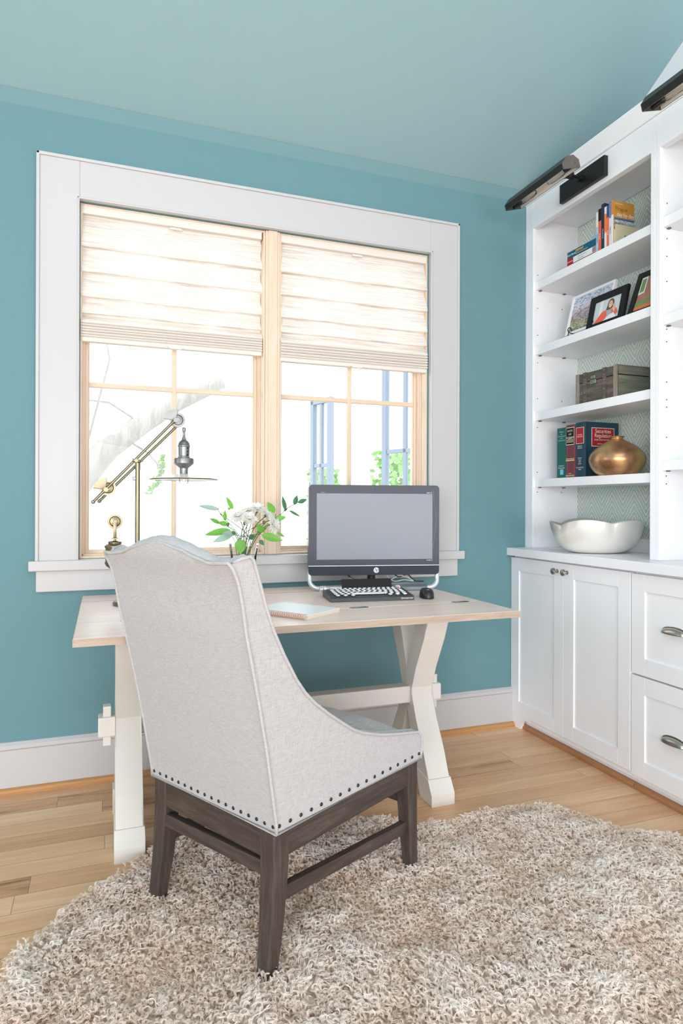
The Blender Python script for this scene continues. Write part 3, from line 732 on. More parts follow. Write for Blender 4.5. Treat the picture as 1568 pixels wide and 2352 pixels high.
# ================================================================== DESK
DZ = 0.76
root = thing('trestle_desk', 'limed oak topped desk with white crossed trestle legs, under the window', 'desk', (0.644, 2.345, 0))
DX, DY = 0.644, 2.345
def D(x, y, z): return (x-DX, y-DY, z)
t = MB(); t.b(-0.0785-DX, 1.3670-DX, 2.1515-DY, 2.789-DY, 0.7365, DZ, 0.003)
t.obj('tabletop', M['desktop'], root)
t = MB(); t.b(-0.0785-DX, 1.3670-DX, 1.9035-DY, 2.1500-DY, 0.7365, DZ, 0.003); t.obj('folding_leaf', M['desktop'], root)
t = MB(); t.b(-0.0788-DX, 1.3673-DX, 1.9025-DY, 1.9040-DY, 0.7372, DZ-0.0012); t.b(1.3665-DX, 1.3675-DX, 1.904-DY, 2.788-DY, 0.7372, DZ-0.0012); t.b(-0.0790-DX, -0.0780-DX, 1.904-DY, 2.788-DY, 0.7372, DZ-0.0012); t.obj('edge_banding', wood('stained desk edge', srgb(156, 138, 122), srgb(170, 152, 136), srgb(186, 168, 152), 'X', 0.9, 0.45, 0.4), root)
t = MB(); t.b(-0.0775-DX, 1.366-DX, 2.615-DY, 2.6175-DY, DZ-0.0005, DZ+0.0003); t.obj('board_joint', mat('board joint', srgb(150, 130, 112), 0.8), root)
for x in (0.085, 0.86, 1.275):
    h = MB(); h.b(x-0.030-DX, x+0.030-DX, 2.138-DY, 2.1645-DY, DZ, DZ+0.0012, 0.0004)
    for dx in (-0.028, 0.028): h.b(x+dx-0.007-DX, x+dx+0.007-DX, 2.146-DY, 2.157-DY, DZ, DZ+0.0014)
    h.cyl((x-0.028-DX, 2.151-DY, DZ+0.001), (x+0.028-DX, 2.151-DY, DZ+0.001), 0.0016, seg=8)
    h.obj('hinge', M['hsilver'], root)
r_ = MB(); r_.b(0.012-DX, 1.285-DX, 2.170-DY, 2.215-DY, 0.690, 0.7360, 0.008); r_.b(0.06-DX, 1.24-DX, 1.990-DY, 2.020-DY, 0.722, 0.7362); r_.obj('top_rail', M['deskwhite'], root)
r_ = MB(); r_.b(0.012-DX, 1.285-DX, 2.52-DY, 2.56-DY, 0.690, 0.7360, 0.008); r_.obj('top_rail', M['deskwhite'], root)
def beam(p0, p1, wd0, wdm, wd1):
    """profile polygon in (y,z) for one leg half from p0 to p1 with end/mid/end widths"""
    a = Vector(p0); b_ = Vector(p1); d_ = (b_-a).normalized(); n_ = Vector((-d_.y, d_.x))
    m_ = a+(b_-a)*0.18; k_ = a+(b_-a)*0.82
    pts = [a+n_*wd0/2, m_+n_*wdm/2, k_+n_*wdm/2, b_+n_*wd1/2, b_-n_*wd1/2, k_-n_*wdm/2, m_-n_*wdm/2, a-n_*wd0/2]
    return [(p.x, p.y) for p in pts]
for x0, x1 in ((0.034, 0.128), (1.150, 1.248)):
    m = MB()
    X = (2.365, 0.385)
    def half(foot, top):
        f_, t_ = Vector(foot), Vector(top); c_ = Vector(X)
        w0, wm = 0.088, 0.066
        du = (t_-c_).normalized(); dl = (f_-c_).normalized()
        def side(sg):
            nu = Vector((-du.y, du.x))*sg; nl = Vector((dl.y, -dl.x))*sg
            L_ = []
            L_.append(t_+nu*w0/2); L_.append(c_+du*(t_-c_).length*0.72+nu*w0/2*0.98); L_.append(c_+du*0.125+nu*wm/2)
            L_.append(c_+du*0.03+nu*wm/2); L_.append(c_+dl*0.03+nl*wm/2)
            L_.append(c_+dl*0.125+nl*wm/2); L_.append(c_+dl*(f_-c_).length*0.72+nl*w0/2*0.98); L_.append(f_+nl*w0/2)
            return L_
        A = side(1); B = side(-1)
        return [(p.x-DY, p.y) for p in A+B[::-1]]
    m.prism(half((2.215, 0.072), (2.215, 0.722)), 'X', x0+0.004-DX, x1-0.004-DX, bev=0.004)
    m.prism(half((2.515, 0.072), (2.515, 0.722)), 'X', x0+0.006-DX, x1-0.006-DX, bev=0.004)
    for s_, ye in ((1, 2.142), (-1, 2.588)):
        q = [(ye, 0), (ye, 0.042), (ye+s_*0.012, 0.058), (ye+s_*0.030, 0.090), (ye+s_*0.125, 0.102), (ye+s_*0.112, 0.045), (ye+s_*0.095, 0)]
        m.prism([(a-DY, b_) for a, b_ in q], 'X', x0-DX, x1-DX, bev=0.002)
    m.b(x0-DX, x1-DX, 2.15-DY, 2.58-DY, 0.7055, 0.7363, 0.003)
    m.obj('trestle', M['deskwhite'], root)
s = MB(); s.b(-0.016-DX, 1.296-DX, 2.335-DY, 2.395-DY, 0.335, 0.402, 0.005); s.obj('stretcher', M['deskwhite'], root)
for x in (0.013, 1.270):
    p = MB(); p.prism([(2.350-DY, 0.302), (2.380-DY, 0.302), (2.380-DY, 0.437), (2.345-DY, 0.437)], 'X', x-0.013-DX, x+0.013-DX, bev=0.003); p.obj('wedge_peg', M['deskwhite'], root)

# ================================================================== CHAIR
th = R(29.2); CXY = (0.378 - math.sin(th)*0.2540, 1.469 + math.cos(th)*0.2540)
chair = thing('upholstered_chair', 'high-backed oatmeal linen chair with nailhead trim and dark wood legs', 'chair', (CXY[0], CXY[1], 0), th)
HB = 0.2550; ZB = 0.357
def xb(z):   # back seam profile
    P = [(0.355, 0.004), (0.374, 0.004), (0.431, -0.006), (0.556, -0.029), (0.679, -0.056), (0.771, -0.078), (0.838, -0.095), (0.911, -0.108), (0.962, -0.122), (0.997, -0.140), (1.06, -0.153)]
    if z <= P[0][0]: return P[0][1]
    for (a, x), (b_, y) in zip(P[:-1], P[1:]):
        if z <= b_: return x+(y-x)*(z-a)/(b_-a)
    return P[-1][1]
def yh(z): return HB + 0.007*(z-0.355)/0.64
sweep = [(-0.088, 1.012), (-0.077, 1.003), (-0.058, 0.951), (-0.039, 0.896), (-0.012, 0.833), (0.021, 0.773), (0.064, 0.706), (0.095, 0.668), (0.130, 0.635), (0.184, 0.594), (0.249, 0.550), (0.285, 0.527), (0.326, 0.508), (0.407, 0.481), (0.502, 0.459), (0.566, 0.446), (0.590, 0.441), (0.607, 0.427), (0.614, 0.402), (0.611, 0.377), (0.606, ZB)]
seamz = [ZB, 0.43, 0.55, 0.68, 0.77, 0.84, 0.91, 0.96, 0.985, 0.998]
def camel(y):   # top edge of the back, over y
    P = [(-0.26, 1.000), (-0.235, 0.999), (-0.190, 0.996), (-0.138, 1.006), (-0.077, 1.022), (-0.013, 1.033), (0.031, 1.034), (0.061, 1.031), (0.113, 1.021), (0.181, 1.003), (0.225, 0.998), (0.26, 1.000)]
    if y <= P[0][0]: return P[0][1]
    for (a, x), (b_, z) in zip(P[:-1], P[1:]):
        if y <= b_:
            t_ = (y-a)/(b_-a); t_ = t_*t_*(3-2*t_)*0.5+t_*0.5
            return x+(z-x)*t_
    return P[-1][1]
# side wings
for sg in (-1, 1):
    front = sweep if sg < 0 else [(min(x, xb(z)+0.046+max(0, (0.715-z))*3) if z > 0.62 else x, z) for x, z in sweep]
    m = MB(); outline = [(xb(z)+0.0005, z) for z in seamz] + front
    n = len(outline); th_ = 0.045
    def P3(p, inset, o): 
        return (p[0], sg*(yh(p[1])-o), p[1])
    outer = [m.bm.verts.new((x, sg*(yh(z)-0.001), z)) for x, z in outline]
    mid1 = [m.bm.verts.new((x+(0.0), sg*(yh(z)-0.022), z+0.006*(1 if i >= len(seamz) and i < n-4 else 0))) for i, (x, z) in enumerate(outline)]
    inn = [m.bm.verts.new((x, sg*(yh(z)-th_), z)) for x, z in outline]
    m.bm.faces.new(outer); m.bm.faces.new(inn[::-1])
    for A, B in ((outer, mid1), (mid1, inn)):
        for i in range(n):
            j = (i+1) % n; m.bm.faces.new([A[j], A[i], B[i], B[j]])
    m.obj('side_panel', M['linen'], chair)
# back: outer shell face and inner padding as one body
m = MB(); NU, NV = 44, 36
def back_out(u, v):
    y = -1+2*u; zt = camel(y*0.262)-0.001
    z = ZB+(zt-ZB)*v; yy = y*(yh(z)-0.0015)
    bulge = 0.010*(1-y*y)*math.sin(PI*min(1, v*1.02))**0.7 if 0 < v < 1 else 0
    return Vector((xb(z)-bulge*0.6, yy, z))
def back_in(u, v):
    y = -1+2*u; zt = camel(y*0.26)-0.001
    z = ZB+(zt-ZB)*v; yy = y*(HB-0.042)
    d_ = 0.052+0.05*(1-v)+0.028*(1-abs(y)**3)*math.sin(PI*v)**0.5 if 0 <= v <= 1 else .05
    return Vector((xb(z)+d_, yy, z))
m.grid(back_out, NU, NV); m.grid(back_in, NU, NV)
def crest(u, v):   # rolls from the outer edge over to the inner padding
    y = -1+2*u; a = back_out(u, 1); b_ = back_in(u, 1); p = a.lerp(b_, v); p.z += 0.020*math.sin(PI*v)**0.7*(1-0.72*abs(y)**6)
    # shallow creases where the padding meets the wings
    for yc in (-0.80, 0.80): p.z -= 0.007*math.exp(-((y-yc)/0.035)**2)*math.sin(PI*v)
    return p
m.grid(crest, NU, 10)
m.grid(lambda u, v: back_out(u, 0).lerp(back_in(u, 0), v), NU, 2)
m.obj('backrest', M['linen'], chair, 50)
# piping
def pipe(pts, r=0.0042, nm='piping', closed=False):
    q = MB(); q.tube(pts, r, 8, closed); q.obj(nm, M['linen'], chair)
bp = []
for z in [ZB+0.0+0.02*i for i in range(32)]:
    if z < 0.985: bp.append((xb(z)-0.001, -yh(z)-0.0005, z))
top = [(-0.256+0.512*i/44) for i in range(45)]
bp += [(xb(0.992)-0.001, -0.2625, 0.990)] + [(xb(1.0)-0.003, y, camel(y)+0.001) for y in top] + [(xb(0.992)-0.001, 0.2625, 0.990)]
bp += [(xb(z)-0.001, yh(z)+0.0005, z) for z in [0.98-0.02*i for i in range(32)] if z > ZB]
pipe(bp)
for sg in (-1, 1): pipe([(-0.128, sg*0.249, 0.999)] + [(x if sg < 0 or z < 0.62 else min(x, xb(z)+0.046+max(0, (0.715-z))*3), sg*(yh(z)+0.0005), z+0.001) for x, z in [(-0.115, 1.008)] + sweep])
pipe([(0.001, -HB-0.001, ZB), (0.002, HB+0.001, ZB), (0.604, HB+0.001, ZB), (0.610, HB-0.02, ZB), (0.610, -HB+0.02, ZB), (0.604, -HB-0.001, ZB)], 0.0036, 'piping', True)
# seat: upholstered box with crowned top
m = MB()
def seat_top(u, v):
    x = 0.055+0.555*u; y = (-1+2*v)*(HB-0.042)
    e = (1-abs(-1+2*v)**4)*(1-max(0, (u-0.80)/0.20)**2.4)
    return Vector((x, y, 0.425+0.040*e))
m.grid(seat_top, 24, 24)
m.grid(lambda u, v: Vector((0.610+0.004*math.sin(PI*v), (-1+2*u)*(HB-0.042), ZB+(0.425-ZB)*v)), 20, 4)
m.grid(lambda u, v: Vector((0.055+0.555*u, (-1+2*v)*(HB-0.042), ZB+0.001)), 4, 4)
m.grid(lambda u, v: Vector((0.055+0.555*u, -(HB-0.042), ZB+0.001+(0.424-ZB)*v)), 24, 2); m.grid(lambda u, v: Vector((0.055+0.555*u, (HB-0.042), ZB+0.001+(0.424-ZB)*v)), 24, 2)
m.obj('seat', M['linen'], chair, 50)
# nailheads: one mesh, many objects
nm_ = MB(); nm_.lathe([(0.0048, 0), (0.0045, 0.0014), (0.003, 0.0027), (0.0001, 0.0032)], (0, 0, 0), 12); nail0 = nm_.obj('nailhead', M['nail'], chair, True)
spots = [((xb(0.37)-0.0008, -0.244+0.0287*i, 0.3715), (0, -PI/2, 0)) for i in range(18)]
spots += [((0.012+0.0366*i, -HB-0.0002, 0.3735), (PI/2, 0, 0)) for i in range(17)]
spots += [((0.012+0.0366*i, HB+0.0002, 0.3735), (-PI/2, 0, 0)) for i in range(17)]
for i, (p, rot) in enumerate(spots):
    o = nail0 if i == 0 else link(nail0.copy())
    o.parent = chair; o.location = p; o.rotation_euler = rot
# frame rails and legs
for nm, a in (('back_rail', (0.008, 0.034, -0.215, 0.215, 0.283, ZB-0.001)), ('front_rail', (0.575, 0.600, -0.215, 0.215, 0.283, ZB-0.001))):
    MB().b(*a, 0.002).obj('seat_rail', M['dkwood_y'], chair)
for sg in (-1, 1):
    MB().b(0.03, 0.58, sg*0.244, sg*0.219, 0.285, ZB-0.001, 0.002).obj('seat_rail', M['dkwood_x'], chair)
def leg(xo, yo, dxt, dyt, foot_dx, foot_dy, wt, wb):
    """outer corner (xo,yo); leg body extends inward by dxt,dyt directions"""
    rows = [(ZB-0.002, 0, 0, wt), (0.27, 0, 0, wt), (0.14, foot_dx*0.35, foot_dy*0.35, wt*0.6+wb*0.4), (0.012, foot_dx, foot_dy, wb)]
    m = MB(); rings = []
    for z, fx, fy, w_ in rows:
        x0 = xo+fx; y0_ = yo+fy; x1 = x0+dxt*w_; y1_ = y0_+dyt*w_; b_ = 0.004
        pts = []
        for (cx_, cy_, sx, sy) in ((x0, y0_, dxt, dyt), (x1, y0_, -dxt, dyt), (x1, y1_, -dxt, -dyt), (x0, y1_, dxt, -dyt)):
            pts.append(((cx_+sx*b_, cy_), (cx_, cy_+sy*b_)))
        ring = [pts[0][1], pts[0][0], pts[1][0], pts[1][1], pts[2][1], pts[2][0], pts[3][0], pts[3][1]]
        rings.append([m.bm.verts.new((p[0], p[1], z)) for p in ring])
    for A, B in zip(rings[:-1], rings[1:]):
        for k in range(8): m.bm.faces.new([A[k], A[(k+1) % 8], B[(k+1) % 8], B[k]])
    m.bm.faces.new(rings[0]); m.bm.faces.new(rings[-1][::-1]); m.obj('leg', M['dkwood'], chair)
leg(0.004, -0.247, 1, 1, -0.020, 0.004, 0.052, 0.038); leg(0.004, 0.247, 1, -1, -0.020, 0.0, 0.052, 0.038)
leg(0.604, -0.247, -1, 1, 0.010, 0.004, 0.048, 0.034); leg(0.604, 0.247, -1, -1, 0.010, 0.0, 0.048, 0.034)
def bar(p0, p1, h, w_, m_):
    a = Vector(p0); b_ = Vector(p1); d_ = b_-a; x = d_.normalized(); y = Vector((0, 0, 1)).cross(x).normalized(); z = x.cross(y)
    MB().box(((a+b_)/2), (d_.length, w_, h), Matrix((x, y, z)).transposed(), 0.002).obj('stretcher', m_, chair)
for sg in (-1, 1): bar((0.035, sg*0.222, 0.190), (0.585, sg*0.222, 0.152), 0.034, 0.022, M['dkwood_x'])
bar((0.018, -0.22, 0.258), (0.018, 0.22, 0.244), 0.034, 0.022, M['dkwood_y']); bar((0.585, -0.22, 0.235), (0.585, 0.22, 0.235), 0.034, 0.022, M['dkwood_y'])

# ================================================================== RUG
outline = [(-0.215, 1.70), (-0.175, 1.80), (-0.110, 1.905), (-0.035, 1.985), (0.085, 2.075), (0.16, 2.16), (0.26, 2.27), (0.42, 2.31), (0.69, 2.20), (0.90, 2.09), (1.03, 2.005), (1.16, 1.995), (1.33, 2.005), (1.48, 1.995), (1.60, 1.92), (1.67, 1.78), (1.74, 1.69), (1.86, 1.62), (1.90, 1.45), (1.84, 1.2), (1.7, 0.95), (1.35, 0.8), (0.9, 0.78), (0.4, 0.85), (0.1, 1.05), (-0.12, 1.3), (-0.21, 1.5)]
def inside(x, y):
    c_ = False; n = len(outline)
    for i in range(n):
        x1_, y1_ = outline[i]; x2_, y2_ = outline[(i+1) % n]
        if (y1_ > y) != (y2_ > y) and x < (x2_-x1_)*(y-y1_)/(y2_-y1_)+x1_: c_ = not c_
    return c_
m = MB(); ccx, ccy = 0.80, 1.50
n = len(outline)
dense = []
for i in range(n):
    a = Vector(outline[i]+(0,)); b_ = Vector(outline[(i+1) % n]+(0,)); p_ = Vector(outline[i-1]+(0,)); q_ = Vector(outline[(i+2) % n]+(0,))
    for k in range(4):
        t_ = k/4
        dense.append(0.5*((2*a)+(-p_+b_)*t_+(2*p_-5*a+4*b_-q_)*t_*t_+(-p_+3*a-3*b_+q_)*t_**3))
c0 = Vector((ccx, ccy, 0)); rings = []
for k in range(1, 15):
    s_ = k/14
    rings.append([m.bm.verts.new((c0.x+(p.x-c0.x)*s_, c0.y+(p.y-c0.y)*s_, 0.012 if k < 14 else 0.002)) for p in dense])
cv = m.bm.verts.new((c0.x, c0.y, 0.012)); nd = len(dense)
for i in range(nd): m.bm.faces.new([cv, rings[0][i], rings[0][(i+1) % nd]])
for A, B in zip(rings[:-1], rings[1:]):
    for i in range(nd): m.bm.faces.new([A[i], B[i], B[(i+1) % nd], A[(i+1) % nd]])
rug = m.obj('fur_rug', M['skin'])
for p in rug.data.polygons:
    if p.normal.z < 0: p.flip()
tag(rug, 'large irregular taupe curly sheepskin rug spread under the chair', 'rug')
LOCKS = 32000
# curly pile: short helical locks of fleece, their height and lean following soft waves
import numpy as np
rng = np.random.default_rng(5)
def waves(x, y, seeds, f0):
    v = np.zeros_like(x)
    for i, k in enumerate(seeds):
        a_ = k*1.7; f_ = f0*(1.0+0.45*i); v += np.sin((x*math.cos(a_)+y*math.sin(a_))*f_+k*3.1+1.3*np.sin((x*math.sin(a_)-y*math.cos(a_))*f_*0.7+k))/(1+0.35*i)
    return v/len(seeds)*1.6
poly = np.array([(p.x, p.y) for p in dense])
def in_poly(x, y):
    c_ = np.zeros(len(x), bool); x1_, y1_ = poly[:, 0], poly[:, 1]; x2_, y2_ = np.roll(x1_, -1), np.roll(y1_, -1)
    for i in range(len(poly)):
        cond = (y1_[i] > y) != (y2_[i] > y)
        with np.errstate(divide='ignore', invalid='ignore'): xi = (x2_[i]-x1_[i])*(y-y1_[i])/(y2_[i]-y1_[i])+x1_[i]
        c_ ^= cond & (x < xi)
    return c_
NL = LOCKS
rx_ = rng.uniform(-0.25, 1.95, NL*2); ry_ = rng.uniform(0.75, 2.35, NL*2); ok = in_poly(rx_, ry_); rx_ = rx_[ok][:NL]; ry_ = ry_[ok][:NL]; NL = len(rx_)
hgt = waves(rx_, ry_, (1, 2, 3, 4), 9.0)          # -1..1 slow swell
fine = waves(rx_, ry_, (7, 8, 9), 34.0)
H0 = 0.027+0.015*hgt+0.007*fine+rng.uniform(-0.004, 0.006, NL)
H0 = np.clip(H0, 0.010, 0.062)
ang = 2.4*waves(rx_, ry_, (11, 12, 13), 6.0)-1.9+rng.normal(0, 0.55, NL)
lean = 0.35+0.35*rng.random(NL)
Rr = rng.uniform(0.0036, 0.0072, NL); turns = rng.uniform(0.8, 1.6, NL); ph = rng.uniform(0, 2*math.pi, NL); hand = np.where(rng.random(NL) < 0.5, -1.0, 1.0)
K = 7; NP = 12
tt = np.linspace(0, 1, NP)[None, None, :]
def ex(v): return v[:, None, None]
offr = rng.normal(0, 1, (NL, K, 3))*np.array([0.0009, 0.0009, 0.0008]); spread = rng.normal(0, 1, (NL, K, 2))*0.0012
lx, ly = np.cos(ang), np.sin(ang)
up = ex(H0)*(tt**0.85)*(1-0.22*tt*tt)
out = ex(H0*lean)*(tt**1.3)
rad = ex(Rr)*np.minimum(1, tt*2.2)*(1-0.25*tt); phi = ex(ph)+ex(hand*turns)*2*math.pi*tt*(1+0.0*tt)+rng.normal(0, 0.15, (NL, K, 1))
# helix axis leans with the lock: e1 horizontal across the lean, e2 tilted
e2x, e2y, e2z = ex(lx)*0.80, ex(ly)*0.80, -0.60
e1x, e1y = ex(-ly), ex(lx)
X_ = ex(rx_)+ex(lx)*out+rad*(np.cos(phi)*e1x+np.sin(phi)*e2x)+offr[:, :, 0:1]+spread[:, :, 0:1]*tt
Y_ = ex(ry_)+ex(ly)*out+rad*(np.cos(phi)*e1y+np.sin(phi)*e2y)+offr[:, :, 1:2]+spread[:, :, 1:2]*tt
Z_ = 0.011+up+rad*np.sin(phi)*e2z*tt*1.3+offr[:, :, 2:3]*tt
Z_ = np.maximum(Z_, 0.006)
pos = np.stack([X_, Y_, Z_], -1).reshape(-1, 3).astype(np.float32)
hc = bpy.data.hair_curves.new('fur_pile'); hc.add_curves([NP]*(NL*K))
hc.position_data.foreach_set('vector', pos.ravel())
ra = hc.attributes.get('radius') or hc.attributes.new('radius', 'FLOAT', 'POINT')
rv = (np.broadcast_to((0.00060*(1-0.5*tt)).astype(np.float32), (NL, K, NP))).ravel(); ra.data.foreach_set('value', rv.copy())
tn = hc.attributes.new('tone', 'FLOAT', 'CURVE')
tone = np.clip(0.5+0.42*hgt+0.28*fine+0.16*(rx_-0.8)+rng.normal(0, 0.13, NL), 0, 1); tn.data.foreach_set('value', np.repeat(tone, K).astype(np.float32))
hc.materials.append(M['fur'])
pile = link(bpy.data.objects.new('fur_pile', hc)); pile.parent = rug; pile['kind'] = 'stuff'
# ================================================================== ON THE DESK
# ---- all-in-one computer
MRZ = -0.215
mon = thing('desktop_computer', 'black all-in-one computer with grey screen on a silver tube stand', 'computer', (1.098, 2.569, DZ), MRZ)
mw, mz0, mz1 = 0.2865, 0.0655, 0.4535
def rrect(w_, z0, z1, r, n=6):
    P = []
    for cx_, cz_, a0 in ((w_-r, z1-r, 0), (-w_+r, z1-r, PI/2), (-w_+r, z0+r, PI), (w_-r, z0+r, 1.5*PI)):
        for k in range(n+1): a = a0+PI/2*k/n; P.append((cx_+r*math.cos(a), cz_+r*math.sin(a)))
    return P
b_ = MB(); b_.prism(rrect(mw, mz0, mz1, 0.016), 'Y', 0.004, 0.045, bev=0.003); b_.obj('back_shell', M['black'], mon)
ch = MB(); zc = mz0+0.040
ch.prism([(-mw, zc), (-mw, mz0+0.016)] + [(-mw+0.016-0.016*math.cos(a), mz0+0.016-0.016*math.sin(a)) for a in [PI/2*k/6 for k in range(1, 7)]] + [(mw-0.016+0.016*math.sin(a), mz0+0.016-0.016*math.cos(a)) for a in [PI/2*k/6 for k in range(0, 7)]] + [(mw, zc)], 'Y', -0.003, 0.005)
ch.obj('chin', M['chin'], mon)
MB().b(-mw, mw, -0.004, 0.005, zc, zc+0.0018).obj('chrome_line', M['alu'], mon)
bz = MB(); pp = [(mw, zc+0.002), (mw, mz1-0.016)] + [(mw-0.016+0.016*math.cos(a), mz1-0.016+0.016*math.sin(a)) for a in [PI/2*k/6 for k in range(1, 7)]] + [(-mw+0.016-0.016*math.sin(a), mz1-0.016+0.016*math.cos(a)) for a in [PI/2*k/6 for k in range(0, 7)]] + [(-mw, zc+0.002)]
bz.prism(pp, 'Y', -0.003, 0.005); bz.obj('bezel', M['bezel'], mon)
MB().b(-0.252, 0.2555, -0.0042, -0.0028, mz0+0.068, mz1-0.037).obj('screen', M['screen'], mon)
# raised curved line on the right of the bezel
q = MB(); q.tube([(0.266+0.006*math.sin(z*26), -0.0035, z) for z in [mz1-0.005-0.02*i for i in range(14)]] + [(0.272, -0.0035, mz0+0.08), (0.2855, -0.0035, mz0+0.046)], 0.0007, 6); q.obj('trim_line', M['greybar'], mon)
lg = MB(); lg.cyl((0.007, -0.0032, mz0+0.021), (0.007, -0.0048, mz0+0.021), 0.0115, seg=28); lgo = lg.obj('round_logo', M['alu'], mon)
text('hp', 'logo_lettering', 0.020, M['chin'], lgo, frame_m((0.007, -0.0050, mz0+0.0225), (1, 0, 0), (0, 0, 1)), 0.0002, shear=0.35, bold=0.0004)
text('ENVY 23', 'lettering', 0.0065, M['white'], mon, frame_m((0.242, -0.0036, mz1-0.0325), (1, 0, 0), (0, 0, 1)), 0.0002)
text('TouchSmart', 'lettering', 0.0055, M['white'], mon, frame_m((0.243, -0.0036, mz0+0.0625), (1, 0, 0), (0, 0, 1)), 0.0002)
text('hp.com', 'lettering', 0.0055, M['greybar'], mon, frame_m((-0.226, -0.0036, mz1-0.0325), (1, 0, 0), (0, 0, 1)), 0.0002)
cm = MB(); cm.cyl((0.0, -0.003, mz1-0.018), (0.0, -0.0038, mz1-0.018), 0.0018, seg=12); cm.obj('webcam', M['blackmatte'], mon)
# tube stand sweeping from both lower corners to a low foot
sp_ = []
for sg in (-1, 1):
    pts = [(sg*0.278, 0.012, mz0+0.03), (sg*0.280, 0.010, mz0+0.00), (sg*0.280, 0.006, 0.045)]
    for k in range(1, 9):
        a = PI/2*k/8; pts.append((sg*(0.240+0.040*math.cos(a)), 0.006-0.012*math.sin(a), 0.0105+0.034*(1-math.sin(a))))
    pts.append((sg*0.15, -0.010, 0.0105)); sp_.append(pts)
q = MB(); q.tube(sp_[0]+sp_[1][::-1], 0.0098, 12); q.obj('stand_tube', M['alu'], mon, True)
q = MB(); q.prism([(-0.03, 0.002), (-0.03, 0.016), (-0.018, 0.026), (0.045, 0.026), (0.06, 0.01), (0.06, 0.002)], 'X', 0.060, 0.228, bev=0.004); q.obj('stand_foot', M['greybar'], mon, 30)
q = MB(); q.tube([(-0.01, 0.03, 0.008), (-0.005, 0.05, 0.05), (0, 0.045, 0.15)], [0.02, 0.018, 0.016], 12); q.b(-0.05, 0.05, 0.01, 0.09, 0.001, 0.012, 0.004); q.obj('rear_leg', M['black'], mon, True)
# ---- cables
def cable(pts, r, m_, label):
    P = [Vector(p) for p in pts]; out = []
    n = len(P)
    for i in range(n-1):
        p0 = P[max(i-1, 0)]; p1 = P[i]; p2 = P[i+1]; p3 = P[min(i+2, n-1)]
        for k in range(6):
            t_ = k/6; out.append(0.5*((2*p1)+(-p0+p2)*t_+(2*p0-5*p1+4*p2-p3)*t_*t_+(-p0+3*p1-3*p2+p3)*t_**3))
    out.append(P[-1]); q = MB(); q.tube(out, r, 7); tag(q.obj('cable', m_), label, 'cable', 'cables behind the keyboard')
def mp_(x, y, z):   # monitor-local to world
    c_, s_ = math.cos(MRZ), math.sin(MRZ); return (1.098+c_*x-s_*y, 2.569+s_*x+c_*y, DZ+z)
cable([mp_(-0.10, 0.06, 0.048), mp_(-0.07, 0.07, 0.035), mp_(-0.02, 0.055, 0.026), mp_(0.02, 0.06, 0.055)], 0.0022, M['cable'], 'white cable looping in a V behind the keyboard, left of the computer logo')
cable([mp_(0.012, 0.095, 0.062), mp_(0.03, 0.09, 0.04), mp_(0.05, 0.09, 0.022)], 0.0022, M['cable'], 'short white cable hanging diagonally under the computer logo')
cable([mp_(0.075, 0.10, 0.05), mp_(0.10, 0.06, 0.03), mp_(0.15, 0.075, 0.034), mp_(0.19, 0.07, 0.03), mp_(0.14, 0.10, 0.05), mp_(0.09, 0.10, 0.03)], 0.0025, M['cable'], 'white cable coiled under the right part of the computer')
cable([mp_(0.10, 0.11, 0.065), mp_(0.13, 0.10, 0.045), mp_(0.17, 0.10, 0.055), mp_(0.20, 0.09, 0.028), mp_(0.24, 0.08, 0.026)], 0.003, M['black'], 'black cable tangled with the coiled white one under the computer')
cable([mp_(-0.11, 0.05, 0.062), mp_(-0.09, 0.07, 0.045), mp_(-0.06, 0.085, 0.03), mp_(-0.03, 0.10, 0.006)], 0.003, M['black'], 'black cable dropping from the left underside of the computer')
# ---- typewriter style keyboard
KR = math.atan2(-0.044, 0.333)
kb = thing('mechanical_keyboard', 'typewriter-style keyboard with round silver keys on the desk before the computer', 'keyboard', (0.802, 2.297, DZ), KR)
KW, KD = 0.332, 0.150
def kz(y): return 0.016+0.012*y/KD
q = MB(); q.prism([(0, 0.001), (0, 0.0135), (0.004, 0.017), (KD, kz(KD)+0.002), (KD+0.004, 0.024), (KD+0.004, 0.001)], 'X', 0, KW, bev=0.0015); q.obj('body', M['kb_body'], kb)
rows = [(0.016, 0.006, 10), (0.040, 0.010, 12), (0.063, 0.006, 13), (0.086, 0.002, 14), (0.109, 0.0, 14), (0.130, 0.0, 15)]
kc = MB(); kr_ = MB(); 
kd = MB()
keyp = []
for ri, (y, off, n) in enumerate(rows):
    pitch = (KW-0.036)/n
    for i in range(n):
        x = 0.018+pitch*(i+0.5); zb_ = kz(y)
        if ri == 0:
            if 3 <= i <= 6:
                continue
        keyp.append((x, y, zb_, pitch*0.40, ri, i, n))
caps_root = []
key_m = MB(); 
def keycap(x, y, z, r, mat_, nm='key'):
    q = MB(); q.cyl((x, y, z-0.004), (x, y, z+0.005), r*0.75, r*0.7, 10, m=M['keydark']); q.cyl((x, y, z+0.005), (x, y, z+0.0095), r, r*0.93, 12, m=mat_); q.obj('key', None, kb, 30)
for (x, y, z, r, ri, i, n) in keyp:
    keycap(x, y, z, min(r, 0.0088), M['keyred'] if (ri == 5 and i == 0) or (ri == 4 and i == n-1) or (ri == 5 and i == n-1) else M['key'])
q = MB(); q.b(0.090, 0.222, 0.030, 0.044, kz(0.037)+0.003, kz(0.037)+0.011, 0.003); q.obj('space_bar', M['key'], kb)
q = MB(); q.box((KW/2+0.02, KD+0.016, 0.040), (0.21, 0.006, 0.055), Matrix.Rotation(R(-24), 3, 'X'), 0.002); q.b(0.03, KW-0.03, KD-0.004, KD+0.024, 0.012, 0.026, 0.002); q.obj('tablet_rest', M['blackmatte'], kb)
